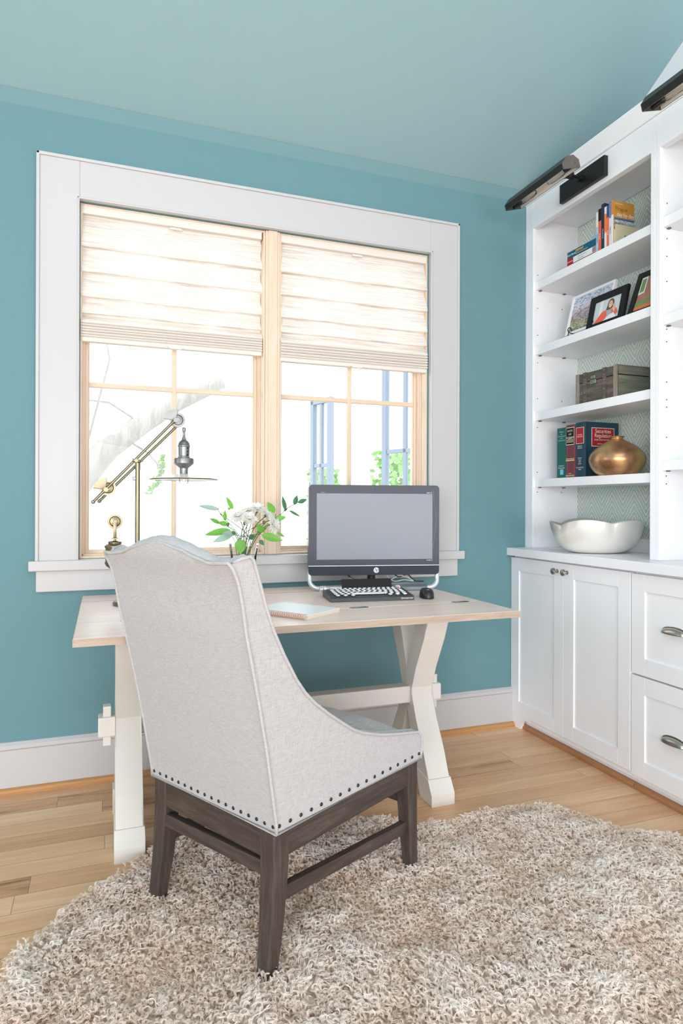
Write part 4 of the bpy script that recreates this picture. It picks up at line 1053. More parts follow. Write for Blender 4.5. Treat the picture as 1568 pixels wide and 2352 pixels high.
q = MB(); q.cyl((-0.012, KD+0.004, 0.031), (0.012, KD+0.004, 0.031), 0.012); q.cyl((0.004, KD+0.004, 0.031), (0.03, KD+0.004, 0.031), 0.006)
q.tube([(-0.006, KD+0.004, 0.031), (-0.006, KD-0.02, 0.044), (-0.004, KD-0.036, 0.036)], 0.003, 8); q.obj('carriage_lever', M['alu'], kb, True)
q = MB(); q.cyl((KW-0.03, KD+0.002, 0.031), (KW-0.012, KD+0.002, 0.031), 0.010); q.obj('roller_knob', M['alu'], kb, True)
text('Qwerkywriter', 'lettering', 0.0085, M['white'], kb, frame_m((KW-0.030, -0.0004, 0.0085), (1, 0, 0), (0, 0, 1)), 0.0002, shear=0.4)
# ---- mouse
ms = thing('computer_mouse', 'small black wireless mouse on the desk right of the keyboard', 'mouse', (1.205, 2.292, DZ), R(-15))
q = MB()
def mfn(u, v):
    a = 2*PI*u; e = math.sin(PI/2*v)
    return Vector((0.028*math.cos(a)*math.sin(PI/2*v)**0.5, 0.048*math.sin(a)*math.sin(PI/2*v)**0.5, 0.004+0.033*math.cos(PI/2*v)**0.75*(1+0.12*math.sin(a)*v)))
q.grid(mfn, 36, 14); q.obj('shell', M['black'], ms, True)
q = MB(); q.lathe([(0.0001, 0.001), (0.0265, 0.001), (0.0275, 0.004)], seg=36); 
for v in q.bm.verts: v.co.y *= 1.7
q.obj('base', M['bezel'], ms)
q = MB(); q.tube([(0.0065*math.cos(2*PI*k/24), -0.030+0.0065*math.sin(2*PI*k/24)*0.75, 0.031+0.0048*math.sin(2*PI*k/24)) for k in range(24)], 0.0006, 6, closed=True); q.obj('ring_logo', M['alu'], ms)
text('DELL', 'lettering', 0.0046, M['alu'], ms, frame_m((0, -0.0305, 0.0317), (1, 0, 0), (0, 0.8, 0.6)), 0.0002, bold=0.0002)
# ---- spiral notebook
NR = math.atan2(0.114, 0.154)
nb = thing('spiral_notebook', 'pale grey notebook with rose gold spiral binding on the desk behind the chair', 'notebook', (0.607, 1.968, DZ), NR)
q = MB(); q.b(0.006, 0.190, 0, 0.245, 0.0012, 0.0125, 0.001); q.obj('pages', M['pages'], nb)
q = MB(); q.b(0.004, 0.192, -0.001, 0.246, 0.0125, 0.0145, 0.0006); q.obj('front_cover', M['notecover'], nb)
q = MB(); q.b(0.004, 0.192, -0.001, 0.246, 0.0001, 0.0013, 0.0004); q.obj('back_cover', M['notecover'], nb)
q = MB()
for i in range(26):
    yy = 0.008+i*0.0092
    for d_ in (0, 0.0028): q.tube([(0.006+0.0095*math.cos(a), yy+d_, 0.0088+0.0085*math.sin(a)) for a in [PI*0.15+2*PI*0.8*k/14 for k in range(15)]], 0.0009, 6)
q.obj('spiral_binding', M['coil'], nb)

# ---- balance arm pulley lamp (in a plane parallel to the window, y = 2.50)
LY = 2.50
lamp = thing('pulley_desk_lamp', 'antique brass balance-arm desk lamp with wide flat shade, at the left window', 'lamp', (0.117, LY, DZ))
def LW(u, v, dy=0.0):
    """photo sight line met with the lamp's own plane, in lamp coordinates (measured once, kept as metres)"""
    a = u-784; b2 = v-1157.5; cr, sr = math.cos(0.0033), math.sin(0.0033)
    px = a*cr+b2*sr; py = -a*sr+b2*cr; rr = px/1483.35; up = -py/1483.35; fw = 1.0
    c_, s_ = math.cos(0.3525), math.sin(0.3525); dx, dyy = c_*rr+s_*fw, -s_*rr+c_*fw; t_ = (LY+dy)/dyy
    return Vector((dx*t_-0.117, dy, CAMH+up*t_-DZ))
q = MB(); q.cyl((0, 0, 0.012), LW(316, 1062), 0.0088, 0.0088, 16); q.lathe([(0.012, 0), (0.011, 0.018), (0.0085, 0.022)], LW(316, 1258), 16)
q.cyl(LW(316, 1078), LW(316, 1056), 0.0098, 0.0098, 16); q.obj('post', M['brass'], lamp, True)
q = MB(); q.lathe([(0.0001, 0), (0.085, 0), (0.087, 0.006), (0.082, 0.014), (0.03, 0.020), (0.012, 0.026), (0.0001, 0.026)], (0, 0, 0.0005), 36); q.obj('base', M['brass'], lamp, True)
# two parallel arms
A0, A1 = LW(214, 1152), LW(404, 962); dirv = (A1-A0).normalized()
q = MB(); q.cyl(A0+Vector((0, -0.016, 0)), A1+Vector((0, -0.016, 0)), 0.0052, seg=12); q.lathe([(0.0001, -0.008), (0.006, -0.005), (0.0075, 0), (0.006, 0.005), (0.0001, 0.008)], A0+Vector((0, -0.016, 0)), 12); q.obj('arm', M['brass'], lamp, True)
B0, B1 = LW(228, 1150), LW(418, 966)
q = MB(); q.cyl(B0+Vector((0, 0.016, 0)), B1+Vector((0, 0.016, 0)), 0.0052, seg=12); q.lathe([(0.0001, -0.008), (0.006, -0.005), (0.0075, 0), (0.006, 0.005), (0.0001, 0.008)], B0+Vector((0, 0.016, 0)), 12); q.obj('arm', M['brass'], lamp, True)
q = MB(); P_ = LW(312, 1058); q.cyl(P_+Vector((-0.014, -0.024, 0.002)), P_+Vector((0.012, -0.024, -0.002)), 0.006, seg=12); q.cyl(P_+Vector((0, -0.030, 0)), P_+Vector((0, 0.024, 0)), 0.0065, seg=14); q.cyl(P_+Vector((-0.01, 0.0, 0.002)), P_+Vector((0.026, 0.0, 0.002)), 0.004, seg=10); q.obj('pivot', M['brass'], lamp, True)
rx90 = Matrix.Rotation(PI/2, 3, 'X')
def pulley(c_, r, m_):
    q = MB(); q.lathe([(0.0001, 0.010), (r*0.25, 0.010), (r*0.25, 0.006), (r*0.62, 0.004), (r*0.72, 0.007), (r, 0.007), (r*1.0, 0.004), (r*0.86, 0), (r, -0.004), (r, -0.007), (r*0.72, -0.007), (r*0.62, -0.004), (r*0.25, -0.006), (r*0.25, -0.010), (0.0001, -0.010)], c_, 32, M=rx90)
    return q.obj('pulley_wheel', m_, lamp, True)
def fan(c_, r, a0, a1, m_):
    q = MB(); pts = [(c_.x, c_.z)] + [(c_.x+r*math.cos(a0+(a1-a0)*k/12), c_.z+r*math.sin(a0+(a1-a0)*k/12)) for k in range(13)]
    q.prism(pts, 'Y', -0.013, 0.013, bev=0.001); q.cyl(c_+Vector((0, -0.026, 0)), c_+Vector((0, 0.026, 0)), 0.0085, seg=14); return q.obj('pulley_guard', m_, lamp, 30)
pc1, pc2 = LW(248, 1120), LW(408, 964)
pulley(pc1, 0.0275, M['brass']); pulley(pc2, 0.0275, M['nickel'])
fan(LW(243, 1124), 0.043, PI*0.47, PI*0.97, M['brass']); fan(LW(402, 966), 0.043, PI*0.42, PI*0.95, M['nickel'])
# counterweight hanging on its own wheel
wc = LW(264, 1197); pulley(wc, 0.027, M['brass'])
q = MB()
for dy in (-0.014, 0.014): q.box(wc+Vector((0, dy, -0.028)), (0.012, 0.004, 0.065), None, 0.001)
q.cyl(wc+Vector((0, -0.018, 0)), wc+Vector((0, 0.018, 0)), 0.006, seg=12); q.cyl(wc+Vector((0, 0, -0.058)), wc+Vector((0, 0, -0.072)), 0.005, seg=10); q.b(wc.x-0.012, wc.x+0.012, -0.016, 0.016, wc.z-0.064, wc.z-0.058)
q.obj('pulley_fork', M['brass'], lamp, 30)
q = MB(); z0 = wc.z-0.070
q.lathe([(0.0001, 0), (0.020, -0.001), (0.024, -0.004), (0.023, -0.011), (0.030, -0.014), (0.036, -0.018), (0.036, -0.024), (0.033, -0.028), (0.033, -0.075), (0.036, -0.08), (0.030, -0.092), (0.012, -0.105), (0.0001, -0.11)], (wc.x, 0, z0), 32); q.obj('counterweight', M['brass'], lamp, True)
q = MB(); kn = LW(308, 1098); q.box(kn, (0.012, 0.012, 0.014), None, 0.002); q.cyl(kn, kn+Vector((0.02, 0, 0)), 0.003, seg=8)
q.obj('cord_clamp', M['nickel'], lamp)
q = MB(); q.cyl(LW(236, 1138), LW(247, 1190), 0.0007, seg=6); q.cyl(LW(303, 1104), LW(281, 1190), 0.0007, seg=6); q.obj('cord', M['greybar'], lamp)
# hanging shade
sx = LW(422, 1090).x
zt_ = LW(422, 986).z; zc_ = LW(422, 1100).z
q = MB(); q.cyl(pc2+Vector((0.0275, 0, 0)), (sx, 0, zt_), 0.0007, seg=6); q.obj('cord', M['greybar'], lamp)
q = MB()
q.lathe([(0.0001, 0.008), (0.005, 0.008), (0.0065, 0.004), (0.0065, -0.006), (0.0045, -0.009), (0.0055, -0.030), (0.008, -0.034), (0.0085, -0.038), (0.016, -0.044), (0.021, -0.052), (0.0225, -0.060), (0.0235, -0.061), (0.0235, -0.064), (0.0215, -0.066), (0.0205, -0.100), (0.0235, -0.103), (0.0235, -0.106), (0.036, -0.109), (0.037, -0.112), (0.037, -0.128), (0.034, -0.131), (0.026, -0.138), (0.016, -0.146), (0.0155, -0.166), (0.020, zc_-zt_+0.004)], (sx, 0, zt_), 32)
q.obj('socket_housing', M['nickel'], lamp, 40)
q = MB()
for k in range(3):
    a = R(-60); zz = zt_-0.071-0.0125*k; q.cyl((sx+0.0195*math.cos(a), 0.0195*math.sin(a), zz), (sx+0.0215*math.cos(a), 0.0215*math.sin(a), zz), 0.0035, seg=12)
q.obj('vent_hole', M['dark'], lamp)
q = MB(); rs = 0.125
q.lathe([(0.016, 0.0205), (0.03, 0.0190), (0.07, 0.0120), (0.11, 0.0035), (rs, 0.0002), (rs+0.001, -0.0015), (rs-0.001, -0.0015), (0.11, 0.0012), (0.07, 0.0095), (0.03, 0.0165), (0.016, 0.0175)], (sx, 0, zc_), 56)
gl = mat('milky white glass shade', srgb(252, 251, 248), 0.2)
nt = gl.node_tree; tl = nt.nodes.new('ShaderNodeBsdfTranslucent'); mxs = nt.nodes.new('ShaderNodeMixShader'); tl.inputs[0].default_value = srgb(252, 251, 248); mxs.inputs[0].default_value = 0.5
nt.links.new(nt.nodes['Principled BSDF'].outputs[0], mxs.inputs[1]); nt.links.new(tl.outputs[0], mxs.inputs[2]); nt.links.new(mxs.outputs[0], nt.nodes['Material Output'].inputs['Surface'])
q.obj('lamp_shade', gl, lamp, True)
q = MB(); q.tube([(sx+rs*math.cos(2*PI*k/64), rs*math.sin(2*PI*k/64), zc_-0.0006) for k in range(64)], 0.0020, 6, closed=True); q.obj('shade_rim', M['brass_dk'], lamp, True)
q = MB(); q.lathe([(0.0001, -0.032), (0.012, -0.029), (0.018, -0.018), (0.016, -0.004), (0.009, 0.008), (0.0001, 0.010)], (sx, 0, zc_+0.010), 20)
q.obj('bulb', M['bulb'], lamp, True)

# ---- vase with flowers (plane y = 2.62)
VX, VY = 0.538, 2.62
vase = thing('glass_vase', 'cut clear glass vase of flowers on the desk, partly hidden by the chair', 'vase', (VX, VY, DZ))
q = MB(); prof = [(0.0001, 0.001), (0.038, 0.001), (0.042, 0.005), (0.043, 0.03), (0.047, 0.09), (0.0495, 0.12), (0.052, 0.15), (0.055, 0.18), (0.058, 0.200), (0.060, 0.207)]
q.lathe(prof, (0, 0, 0), 48)
for v in q.bm.verts:      # cut facets
    r_ = math.hypot(v.co.x, v.co.y)
    if r_ > 0.03:
        a = math.atan2(v.co.y, v.co.x); k = 1+0.02*math.cos(a*12)*(1 if (v.co.z*28) % 2 < 1 else -1); v.co.x *= k; v.co.y *= k
q.obj('vase_body', M['vase_glass'], vase, True)
q = MB(); q.lathe([(0.0001, 0.118), (0.030, 0.118), (0.0465, 0.1195)], (0, 0, 0), 32); q.obj('water', glass_mat('water', 0.03, (0.95, 0.98, 0.96, 1)), vase, True)

def PV(u, v, dy=0.0):
    """world point where the sight line through a photo pixel meets the bouquet's depth"""
    a = u-784; b2 = v-1157.5; rr = a/1483.35; up = -b2/1483.35
    c_, s_ = math.cos(0.3525), math.sin(0.3525); dx, dyy = c_*rr+s_, -s_*rr+c_; t_ = (VY+dy)/dyy
    return Vector((dx*t_, VY+dy, CAMH+up*t_))
def curve3(a, b_, c_, n=10): return [(a*(1-t)**2+b_*2*t*(1-t)+c_*t*t) for t in [i/n for i in range(n+1)]]
def neck(k): return Vector((VX+0.030*math.cos(k*2.4), VY+0.024*math.sin(k*2.4), DZ+0.03)), Vector((VX+0.036*math.cos(k*2.4+3.1), VY+0.03*math.sin(k*2.4+3.1), DZ+0.215))
def leaf_mesh(mb, p, d_, up, L, W_, fold=0.25, droop=0.2):
    d_ = d_.normalized(); s_ = d_.cross(up).normalized(); up2 = s_.cross(d_).normalized()
    n = 8; rows_ = []
    for i in range(n+1):
        t = i/n; w_ = W_*0.5*(math.sin(PI*t**0.8)**0.85) if 0 < t < 1 else 0.0004
        c_ = p+d_*L*t-up2*(droop*L*t*t)
        rows_.append([mb.bm.verts.new(c_+s_*w_*k+up2*(abs(k)*w_*fold)+up2*0.06*w_*math.sin(t*9+k)) for k in (-1, -0.5, 0, 0.5, 1)])
    for A, B in zip(rows_[:-1], rows_[1:]):
        for k in range(4): f = mb.bm.faces.new([A[k], A[k+1], B[k+1], B[k]]); f.smooth = True
view = Vector((-0.345, -0.938, 0.1)).normalized()
fid = [0]
def flower(u, v, dy, r, tilt, label, bud=False):
    fid[0] += 1; k = fid[0]; p = PV(u, v, dy); a0, a1 = neck(k)
    t_ = thing('chrysanthemum', label, 'flower', a0, 0, 'white flowers in the vase')
    face = Vector(tilt).normalized()
    s_ = MB(); s_.tube([q_-a0 for q_ in curve3(a0, a1+Vector((0, 0, 0.03)), p-face*0.012)], 0.0019, 6); s_.obj('stem', M['stem'], t_)
    zq = face.to_track_quat('Z', 'Y').to_matrix()
    cx_ = MB(); cx_.lathe([(0.0001, -0.012), (0.004, -0.011), (0.007*(1 if not bud else 1.1), -0.004), (0.006, 0.002), (0.0001, 0.002)], p-a0, 12, M=zq); cx_.obj('calyx', M['stem'], t_)
    m_ = MB()
    rings = [(1.0, 20, 0.10), (0.92, 20, 0.35), (0.78, 18, 0.65), (0.6, 14, 0.95), (0.42, 10, 1.2), (0.25, 7, 1.4)] if not bud else [(0.8, 12, 1.1), (0.8, 12, 1.3), (0.75, 8, 1.5)]
    for fr, n, el in rings:
        for i in range(n):
            a = 2*PI*(i+random.random()*0.6)/n; e = el+random.uniform(-0.12, 0.12)
            d_ = zq @ Vector((math.cos(a)*math.cos(e), math.sin(a)*math.cos(e), math.sin(e)))
            leaf_mesh(m_, p-a0+face*0.001, d_, face, r*fr*random.uniform(0.85, 1.08), r*(0.34 if not bud else 0.5), 0.5, -0.15 if el > 0.6 else 0.12)
    m_.obj('bloom', M['bud'] if bud else M['petal'], t_, merge=False)
flower(548, 1187, 0.0, 0.049, (-0.3, -0.5, 0.9), 'large white chrysanthemum at the left of the bouquet')
flower(590, 1172, 0.03, 0.051, (0.1, -0.2, 1.0), 'large white chrysanthemum at the top of the bouquet')
flower(611, 1182, 0.02, 0.041, (0.5, -0.3, 0.9), 'white chrysanthemum just right of the topmost bloom')
flower(624, 1204, 0.0, 0.049, (1.0, -0.5, 0.2), 'white chrysanthemum drooping at the right of the bouquet')
flower(574, 1194, -0.03, 0.039, (-0.1, -0.5, 1.0), 'white chrysanthemum in the centre front of the bouquet')
flower(566, 1176, 0.05, 0.044, (-0.2, 0.3, 1.0), 'white chrysanthemum at the back, behind the centre front bloom')
flower(522, 1203, -0.02, 0.016, (-0.3, -0.3, 1.0), 'small white bud low on the left side of the bouquet', True)
flower(562, 1200, -0.04, 0.016, (0, -0.4, 1.0), 'small white bud under the centre front bloom', True)
flower(607, 1197, -0.03, 0.018, (0.1, -0.4, 1.0), 'greenish white bud beside the drooping right bloom', True)
flower(537, 1222, -0.045, 0.018, (-0.2, -0.5, 1.0), 'pale yellow-green bud low in front above the vase rim', True)
def sprig(points, leaves, mat_, label, stemm=None):
    fid[0] += 1; k = fid[0]; a0, a1 = neck(k)
    t_ = thing('leafy_sprig', label, 'foliage', a0, 0, 'leafy sprigs in the vase')
    P = [a0, a1]+[PV(*p) for p in points]; out = []
    n = len(P)
    for i in range(n-1):
        p0 = P[max(i-1, 0)]; p1 = P[i]; p2 = P[i+1]; p3 = P[min(i+2, n-1)]
        for kk in range(6):
            t = kk/6; out.append(0.5*((2*p1)+(-p0+p2)*t+(2*p0-5*p1+4*p2-p3)*t*t+(-p0+3*p1-3*p2+p3)*t**3))
    out.append(P[-1])
    s_ = MB(); s_.tube([q_-a0 for q_ in out], 0.0014, 6); s_.obj('stem', stemm or M['stem'], t_)
    for (u0, v0, u1, v1, dy, w_) in leaves:
        p = PV(u0, v0, dy); e = PV(u1, v1, dy-0.012)
        m_ = MB(); leaf_mesh(m_, p-a0, e-p, view+Vector((random.uniform(-.3, .3), 0, random.uniform(0, .5))), (e-p).length, w_, 0.18, 0.06)
        m_.obj('leaf', mat_, t_, merge=False)
sprig([(505, 1180, 0.02)], [(535, 1170, 520, 1141, 0.02, 0.020), (528, 1171, 524, 1165, 0.02, 0.012), (517, 1197, 516, 1172, 0.0, 0.018)], M['leaf'], 'sprig with a bright upright leaf at the upper left of the bouquet')
sprig([(510, 1183, 0.02), (500, 1168, 0.02)], [(504, 1170, 456, 1161, 0.02, 0.022)], M['leaf_pale'], 'sprig with one long silvery leaf reaching far left', M['stem_br'])
sprig([(520, 1215, -0.02)], [(505, 1202, 482, 1191, -0.01, 0.020), (530, 1217, 470, 1228, -0.02, 0.030), (525, 1205, 500, 1200, -0.02, 0.022)], M['leaf'], 'sprig with broad pointed green leaves at the left over the chair')
sprig([(528, 1228, -0.03)], [(535, 1226, 489, 1245, -0.03, 0.030), (545, 1226, 510, 1224, -0.04, 0.026)], M['leaf_pale'], 'sprig with pale glossy leaves hanging lower left toward the chair')
sprig([(552, 1232, -0.05)], [(551, 1238, 553, 1272, -0.06, 0.046)], M['leaf'], 'single wide green leaf hanging down over the front rim of the vase')
sprig([(600, 1226, 0.0)], [(600, 1228, 650, 1241, -0.02, 0.034), (606, 1222, 590, 1204, -0.02, 0.030), (636, 1222, 654, 1233, 0.0, 0.014)], M['leaf'], 'sprig with a long bright green leaf stretching right of the vase')
sprig([(628, 1190, 0.02), (632, 1180, 0.02)], [(630, 1178, 614, 1153, 0.02, 0.030), (632, 1192, 657, 1187, 0.02, 0.024)], M['leaf'], 'sprig with two bright leaves above the right bloom')
sprig([(640, 1184, 0.02), (655, 1170, 0.0), (688, 1150, 0.0)], [(656, 1172, 648, 1139, 0.0, 0.018), (652, 1172, 660, 1168, 0.0, 0.016), (676, 1159, 682, 1137, 0.0, 0.022), (684, 1154, 705, 1146, 0.0, 0.020), (664, 1172, 690, 1186, 0.0, 0.012)], M['leaf_dk'], 'thin twig with small dark leaves reaching right toward the monitor', M['stem_br'])
sprig([(578, 1232, -0.02)], [(572, 1236, 585, 1230, -0.04, 0.026), (590, 1222, 612, 1212, 0.0, 0.022), (596, 1240, 606, 1252, -0.02, 0.018)], M['leaf_dk'], 'sprig with small dark leaves in the middle above the vase rim')

# ================================================================== ON THE SHELVES
def book(x0, y0, z0, thick, height, depth, cover, label, group, spine_parts=(), stand=True, pagem=None, round_spine=False):
    """upright book: spine faces -X at x0, occupies y0-thick..y0, front cover side toward -Y"""
    t_ = thing('book', label, 'book', (x0, y0-thick/2, z0), 0, group)
    h2 = thick/2; c_ = 0.0022 if thick > 0.03 else 0.0009
    m_ = MB()
    if round_spine:
        arc = [(0.004-0.007*math.cos(a), h2*math.sin(a)) for a in [-PI/2+PI*k/10 for k in range(11)]]
        arc2 = [(x+0.003, y*0.93) for x, y in arc]
        m_.prism(arc+arc2[::-1], 'Z', 0, height)
    else: m_.b(0, 0.0016, -h2, h2, 0, height)
    m_.b(0.0015, depth, h2-c_, h2, 0, height); m_.b(0.0015, depth, -h2, -h2+c_, 0, height)
    co = m_.obj('cover', cover, t_, 30 if round_spine else None)
    MB().b(0.004, depth-0.003, -h2+c_, h2-c_, 0.002 if thick > 0.03 else 0.0005, height-(0.003 if thick > 0.03 else 0.0005)).obj('pages', pagem or M['pages'], t_)
    return t_
def colm(n, c_, rough=0.4): return mat(n, srgb(*c_), rough, spec=0.4)
WH = M['white']
def spine_band(t_, thick, z0, z1, m_, name='spine_panel', x=-0.0005, w_=0.96):
    return MB().b(x, x+0.0006, -thick/2*w_, thick/2*w_, z0, z1).obj(name, m_, t_)
def spine_text(t_, s_, size, z, m_, x=-0.0008, vertical=False, y=0, xs=1.0):
    if vertical: fm = frame_m((x, y, z), (0, 0, -1), (0, -1, 0))
    else: fm = frame_m((x, y, z), (0, -1, 0), (0, 0, 1))
    return text(s_, 'lettering', size, m_, t_, fm, 0.0001, xs=xs)
# law books on the fourth shelf
Z4 = 1.262; goldm = colm('gilt lettering', (226, 206, 160)); cream = colm('cream lettering', (232, 226, 208))
t_ = book(2.128, 2.662, Z4, 0.066, 0.250, 0.185, colm('dark green cloth', (28, 98, 88)), 'thick dark green law book, leftmost of the standing set of three', 'law books')
for i, s_ in enumerate(('Wilson', 'on', 'Commercial', 'and', 'Transactions')): spine_text(t_, s_, 0.011, 0.230-0.0105*i, colm('pale green lettering', (150, 200, 190)))
spine_text(t_, 'Volume 2', 0.010, 0.062, cream); spine_text(t_, 'Transactions', 0.010, 0.052, cream); MB().b(-0.0007, -0.0001, -0.014, 0.010, 0.018, 0.045).obj('blue_sticker', colm('light blue sticker', (120, 194, 226)), t_)
t_ = book(2.126, 2.594, Z4, 0.068, 0.258, 0.185, colm('burgundy cloth', (118, 58, 66)), 'thick burgundy law dictionary standing between the green and blue books', 'law books', round_spine=True)
spine_band(t_, 0.068, 0.160, 0.245, cream, 'label_border', -0.0038, 0.86); spine_band(t_, 0.068, 0.163, 0.242, M['blackmatte'], 'label_panel', -0.0042, 0.80)
for i, s_ in enumerate(("BLACK'S", 'LAW', 'DICTIONARY')): spine_text(t_, s_, 0.0125, 0.228-0.0165*i, cream, -0.0044, xs=0.78)
for zz in (0.184, 0.178, 0.172): spine_band(t_, 0.068, zz, zz+0.0025, goldm, 'gilt_rule', -0.0044, 0.7)
spine_text(t_, 'DELUXE', 0.007, 0.191, cream, -0.0044)
for zz in (0.082, 0.086, 0.092): spine_band(t_, 0.068, zz, zz+0.0025, goldm, 'gilt_rule', -0.0036, 0.9)
for zz in (0.008, 0.012): spine_band(t_, 0.068, zz, zz+0.002, goldm, 'gilt_rule', -0.0036, 0.9)
spine_text(t_, 'WEST', 0.008, 0.021, goldm, -0.0038)
navy = colm('dark teal blue cloth', (34, 66, 82)); red = colm('red label', (168, 34, 48))
BT = 0.068
t_ = book(2.126, 2.525, Z4, BT, 0.262, 0.196, navy, 'thick dark blue securities law book with red labels, behind the gold vase', 'law books', round_spine=True)
spine_band(t_, BT, 0.160, 0.238, cream, 'label_border', -0.0036, 0.80); spine_band(t_, BT, 0.162, 0.236, red, 'label_panel', -0.0040, 0.72)
for i, s_ in enumerate(('SECURITIES', 'REGULATION')): spine_text(t_, s_, 0.0075, 0.202-0.009*i, cream, -0.0042, xs=0.8)
for i, s_ in enumerate(('EIGHTH', 'EDITION')): spine_text(t_, s_, 0.008, 0.148-0.009*i, cream, -0.0038)
for i, s_ in enumerate(('Hansen', 'Lewis', 'Bell', 'Carter')): spine_text(t_, s_, 0.0085, 0.092-0.009*i, cream, -0.0038)
for i, s_ in enumerate(('FOUNDATION', 'PRESS')): spine_text(t_, s_, 0.0075, 0.046-0.009*i, cream, -0.0038)
yc_ = -BT/2
MB().b(0.035, 0.170, yc_-0.0006, yc_, 0.146, 0.236).obj('label_border', cream, t_); MB().b(0.038, 0.167, yc_-0.0010, yc_, 0.149, 0.233).obj('label_panel', red, t_)
def cover_text(t_, s_, size, x, z, m_, y, xs=1.0, shear=0.0): return text(s_, 'lettering', size, m_, t_, frame_m((x, y, z), (1, 0, 0), (0, 0, 1)), 0.0001, xs=xs, shear=shear)
cover_text(t_, 'Securities', 0.026, 0.1025, 0.219, cream, yc_-0.0011, 0.92); cover_text(t_, 'Regulation', 0.026, 0.1025, 0.198, cream, yc_-0.0011, 0.92)
cover_text(t_, 'CASES AND MATERIALS', 0.010, 0.1025, 0.178, cream, yc_-0.0011); cover_text(t_, 'EIGHTH EDITION', 0.0085, 0.1025, 0.159, cream, yc_-0.0011)
for i, s_ in enumerate(('Hansen B. Lewis', 'Marcus Bell', 'Joan Carter')): cover_text(t_, s_, 0.011, 0.095, 0.128-0.013*i, cream, yc_-0.0002)
MB().b(0.010, 0.0115, yc_-0.0008, yc_+0.001, 0, 0.262).obj('cover_hinge', M['blackmatte'], t_)
MB().b(0.02, 0.05, -0.004, 0.014, 0.262, 0.2665).obj('page_marker', colm('magenta tab', (214, 60, 150)), t_)
# gold vase
t_ = thing('gold_vase', 'round squat copper-gold vase with narrow neck in front of the blue law book', 'vase', (2.150, 2.283, Z4))
prof = [(0.0001, 0.0005), (0.070, 0.0005), (0.080, 0.003), (0.098, 0.016), (0.113, 0.034), (0.1215, 0.054), (0.1245, 0.070), (0.121, 0.088), (0.111, 0.105), (0.094, 0.122), (0.073, 0.137), (0.052, 0.149), (0.036, 0.157), (0.028, 0.162), (0.0265, 0.167), (0.030, 0.1715), (0.033, 0.1735), (0.031, 0.1750), (0.021, 0.1735), (0.020, 0.16), (0.03, 0.145), (0.05, 0.13)]
def smooth_prof(P, n=4):
    out = []
    for i in range(len(P)-1):
        p0 = P[max(i-1, 0)]; p1 = P[i]; p2 = P[i+1]; p3 = P[min(i+2, len(P)-1)]
        for k in range(n):
            t = k/n; out.append(tuple(max(0.0001, 0.5*((2*p1[j])+(-p0[j]+p2[j])*t+(2*p0[j]-5*p1[j]+4*p2[j]-p3[j])*t*t+(-p0[j]+3*p1[j]-3*p2[j]+p3[j])*t**3)) for j in (0, 1)))
    out.append(P[-1]); return out
q = MB(); q.lathe(smooth_prof([(r*0.96, z) for r, z in prof]), (0, 0, 0), 48); q.obj('vase_body', M['gold'], t_, True)

# trunk box on the third shelf
Z3 = 1.602
t_ = thing('keepsake_trunk', 'distressed brown trunk box with riveted straps on the third shelf up from the worktop', 'box', (2.19, 2.36, Z3))
x0, x1_, ya, yb, hh = 2.100-2.19, 2.285-2.19, 2.229-2.36, 2.492-2.36, 0.143
q = MB(); q.b(x0+0.003, x1_, ya+0.002, yb, 0.0005, 0.100, 0.002, m=M['trunk']); q.obj('trunk_body', None, t_)
q = MB(); q.b(x0+0.001, x1_+0.001, ya, yb+0.001, 0.102, hh, 0.004, m=M['trunk']); q.obj('lid', None, t_)
q = MB(); q.b(x0+0.008, x1_-0.004, ya+0.0003, ya+0.003, 0.001, 0.099, m=M['trunk_side']); q.b(x0+0.008, x1_-0.004, ya-0.0012, ya+0.003, 0.104, hh-0.004, m=M['trunk_side']); q.obj('end_panel', None, t_)
for yy, mm in ((yb-0.010, M['trunk_strap']), (yb-0.060, M['trunk']), (ya+0.078, M['trunk']), (ya+0.012, M['trunk_strap'])):
    q = MB(); q.b(x0-0.003, x0+0.004, yy-0.010, yy+0.010, 0.0005, hh+0.001, 0.001); q.b(x0-0.003, x1_, yy-0.010, yy+0.010, hh-0.001, hh+0.002, 0.001)
    so = q.obj('strap', mm, t_)
    for zz in (0.012, 0.050, 0.088, 0.112, 0.134):
        r_ = MB(); r_.lathe([(0.0032, 0), (0.0028, 0.0012), (0.0001, 0.002)], (x0-0.003, yy, zz), 10, M=Matrix.Rotation(-PI/2, 3, 'Y')); r_.obj('rivet', M['satin'], so, True)
q = MB(); q.b(x0-0.003, x0+0.002, 0.000, 0.036, 0.083, 0.103, 0.002); q.b(x0-0.004, x0+0.002, 0.004, 0.032, 0.107, 0.122, 0.002); q.cyl((x0-0.003, 0.018, 0.093), (x0-0.0055, 0.018, 0.093), 0.006, seg=14); q.obj('latch', M['satin'], t_)
q = MB(); q.cyl((x0-0.0056, 0.018, 0.093), (x0-0.006, 0.018, 0.093), 0.002, seg=8); q.obj('keyhole', M['dark'], t_)

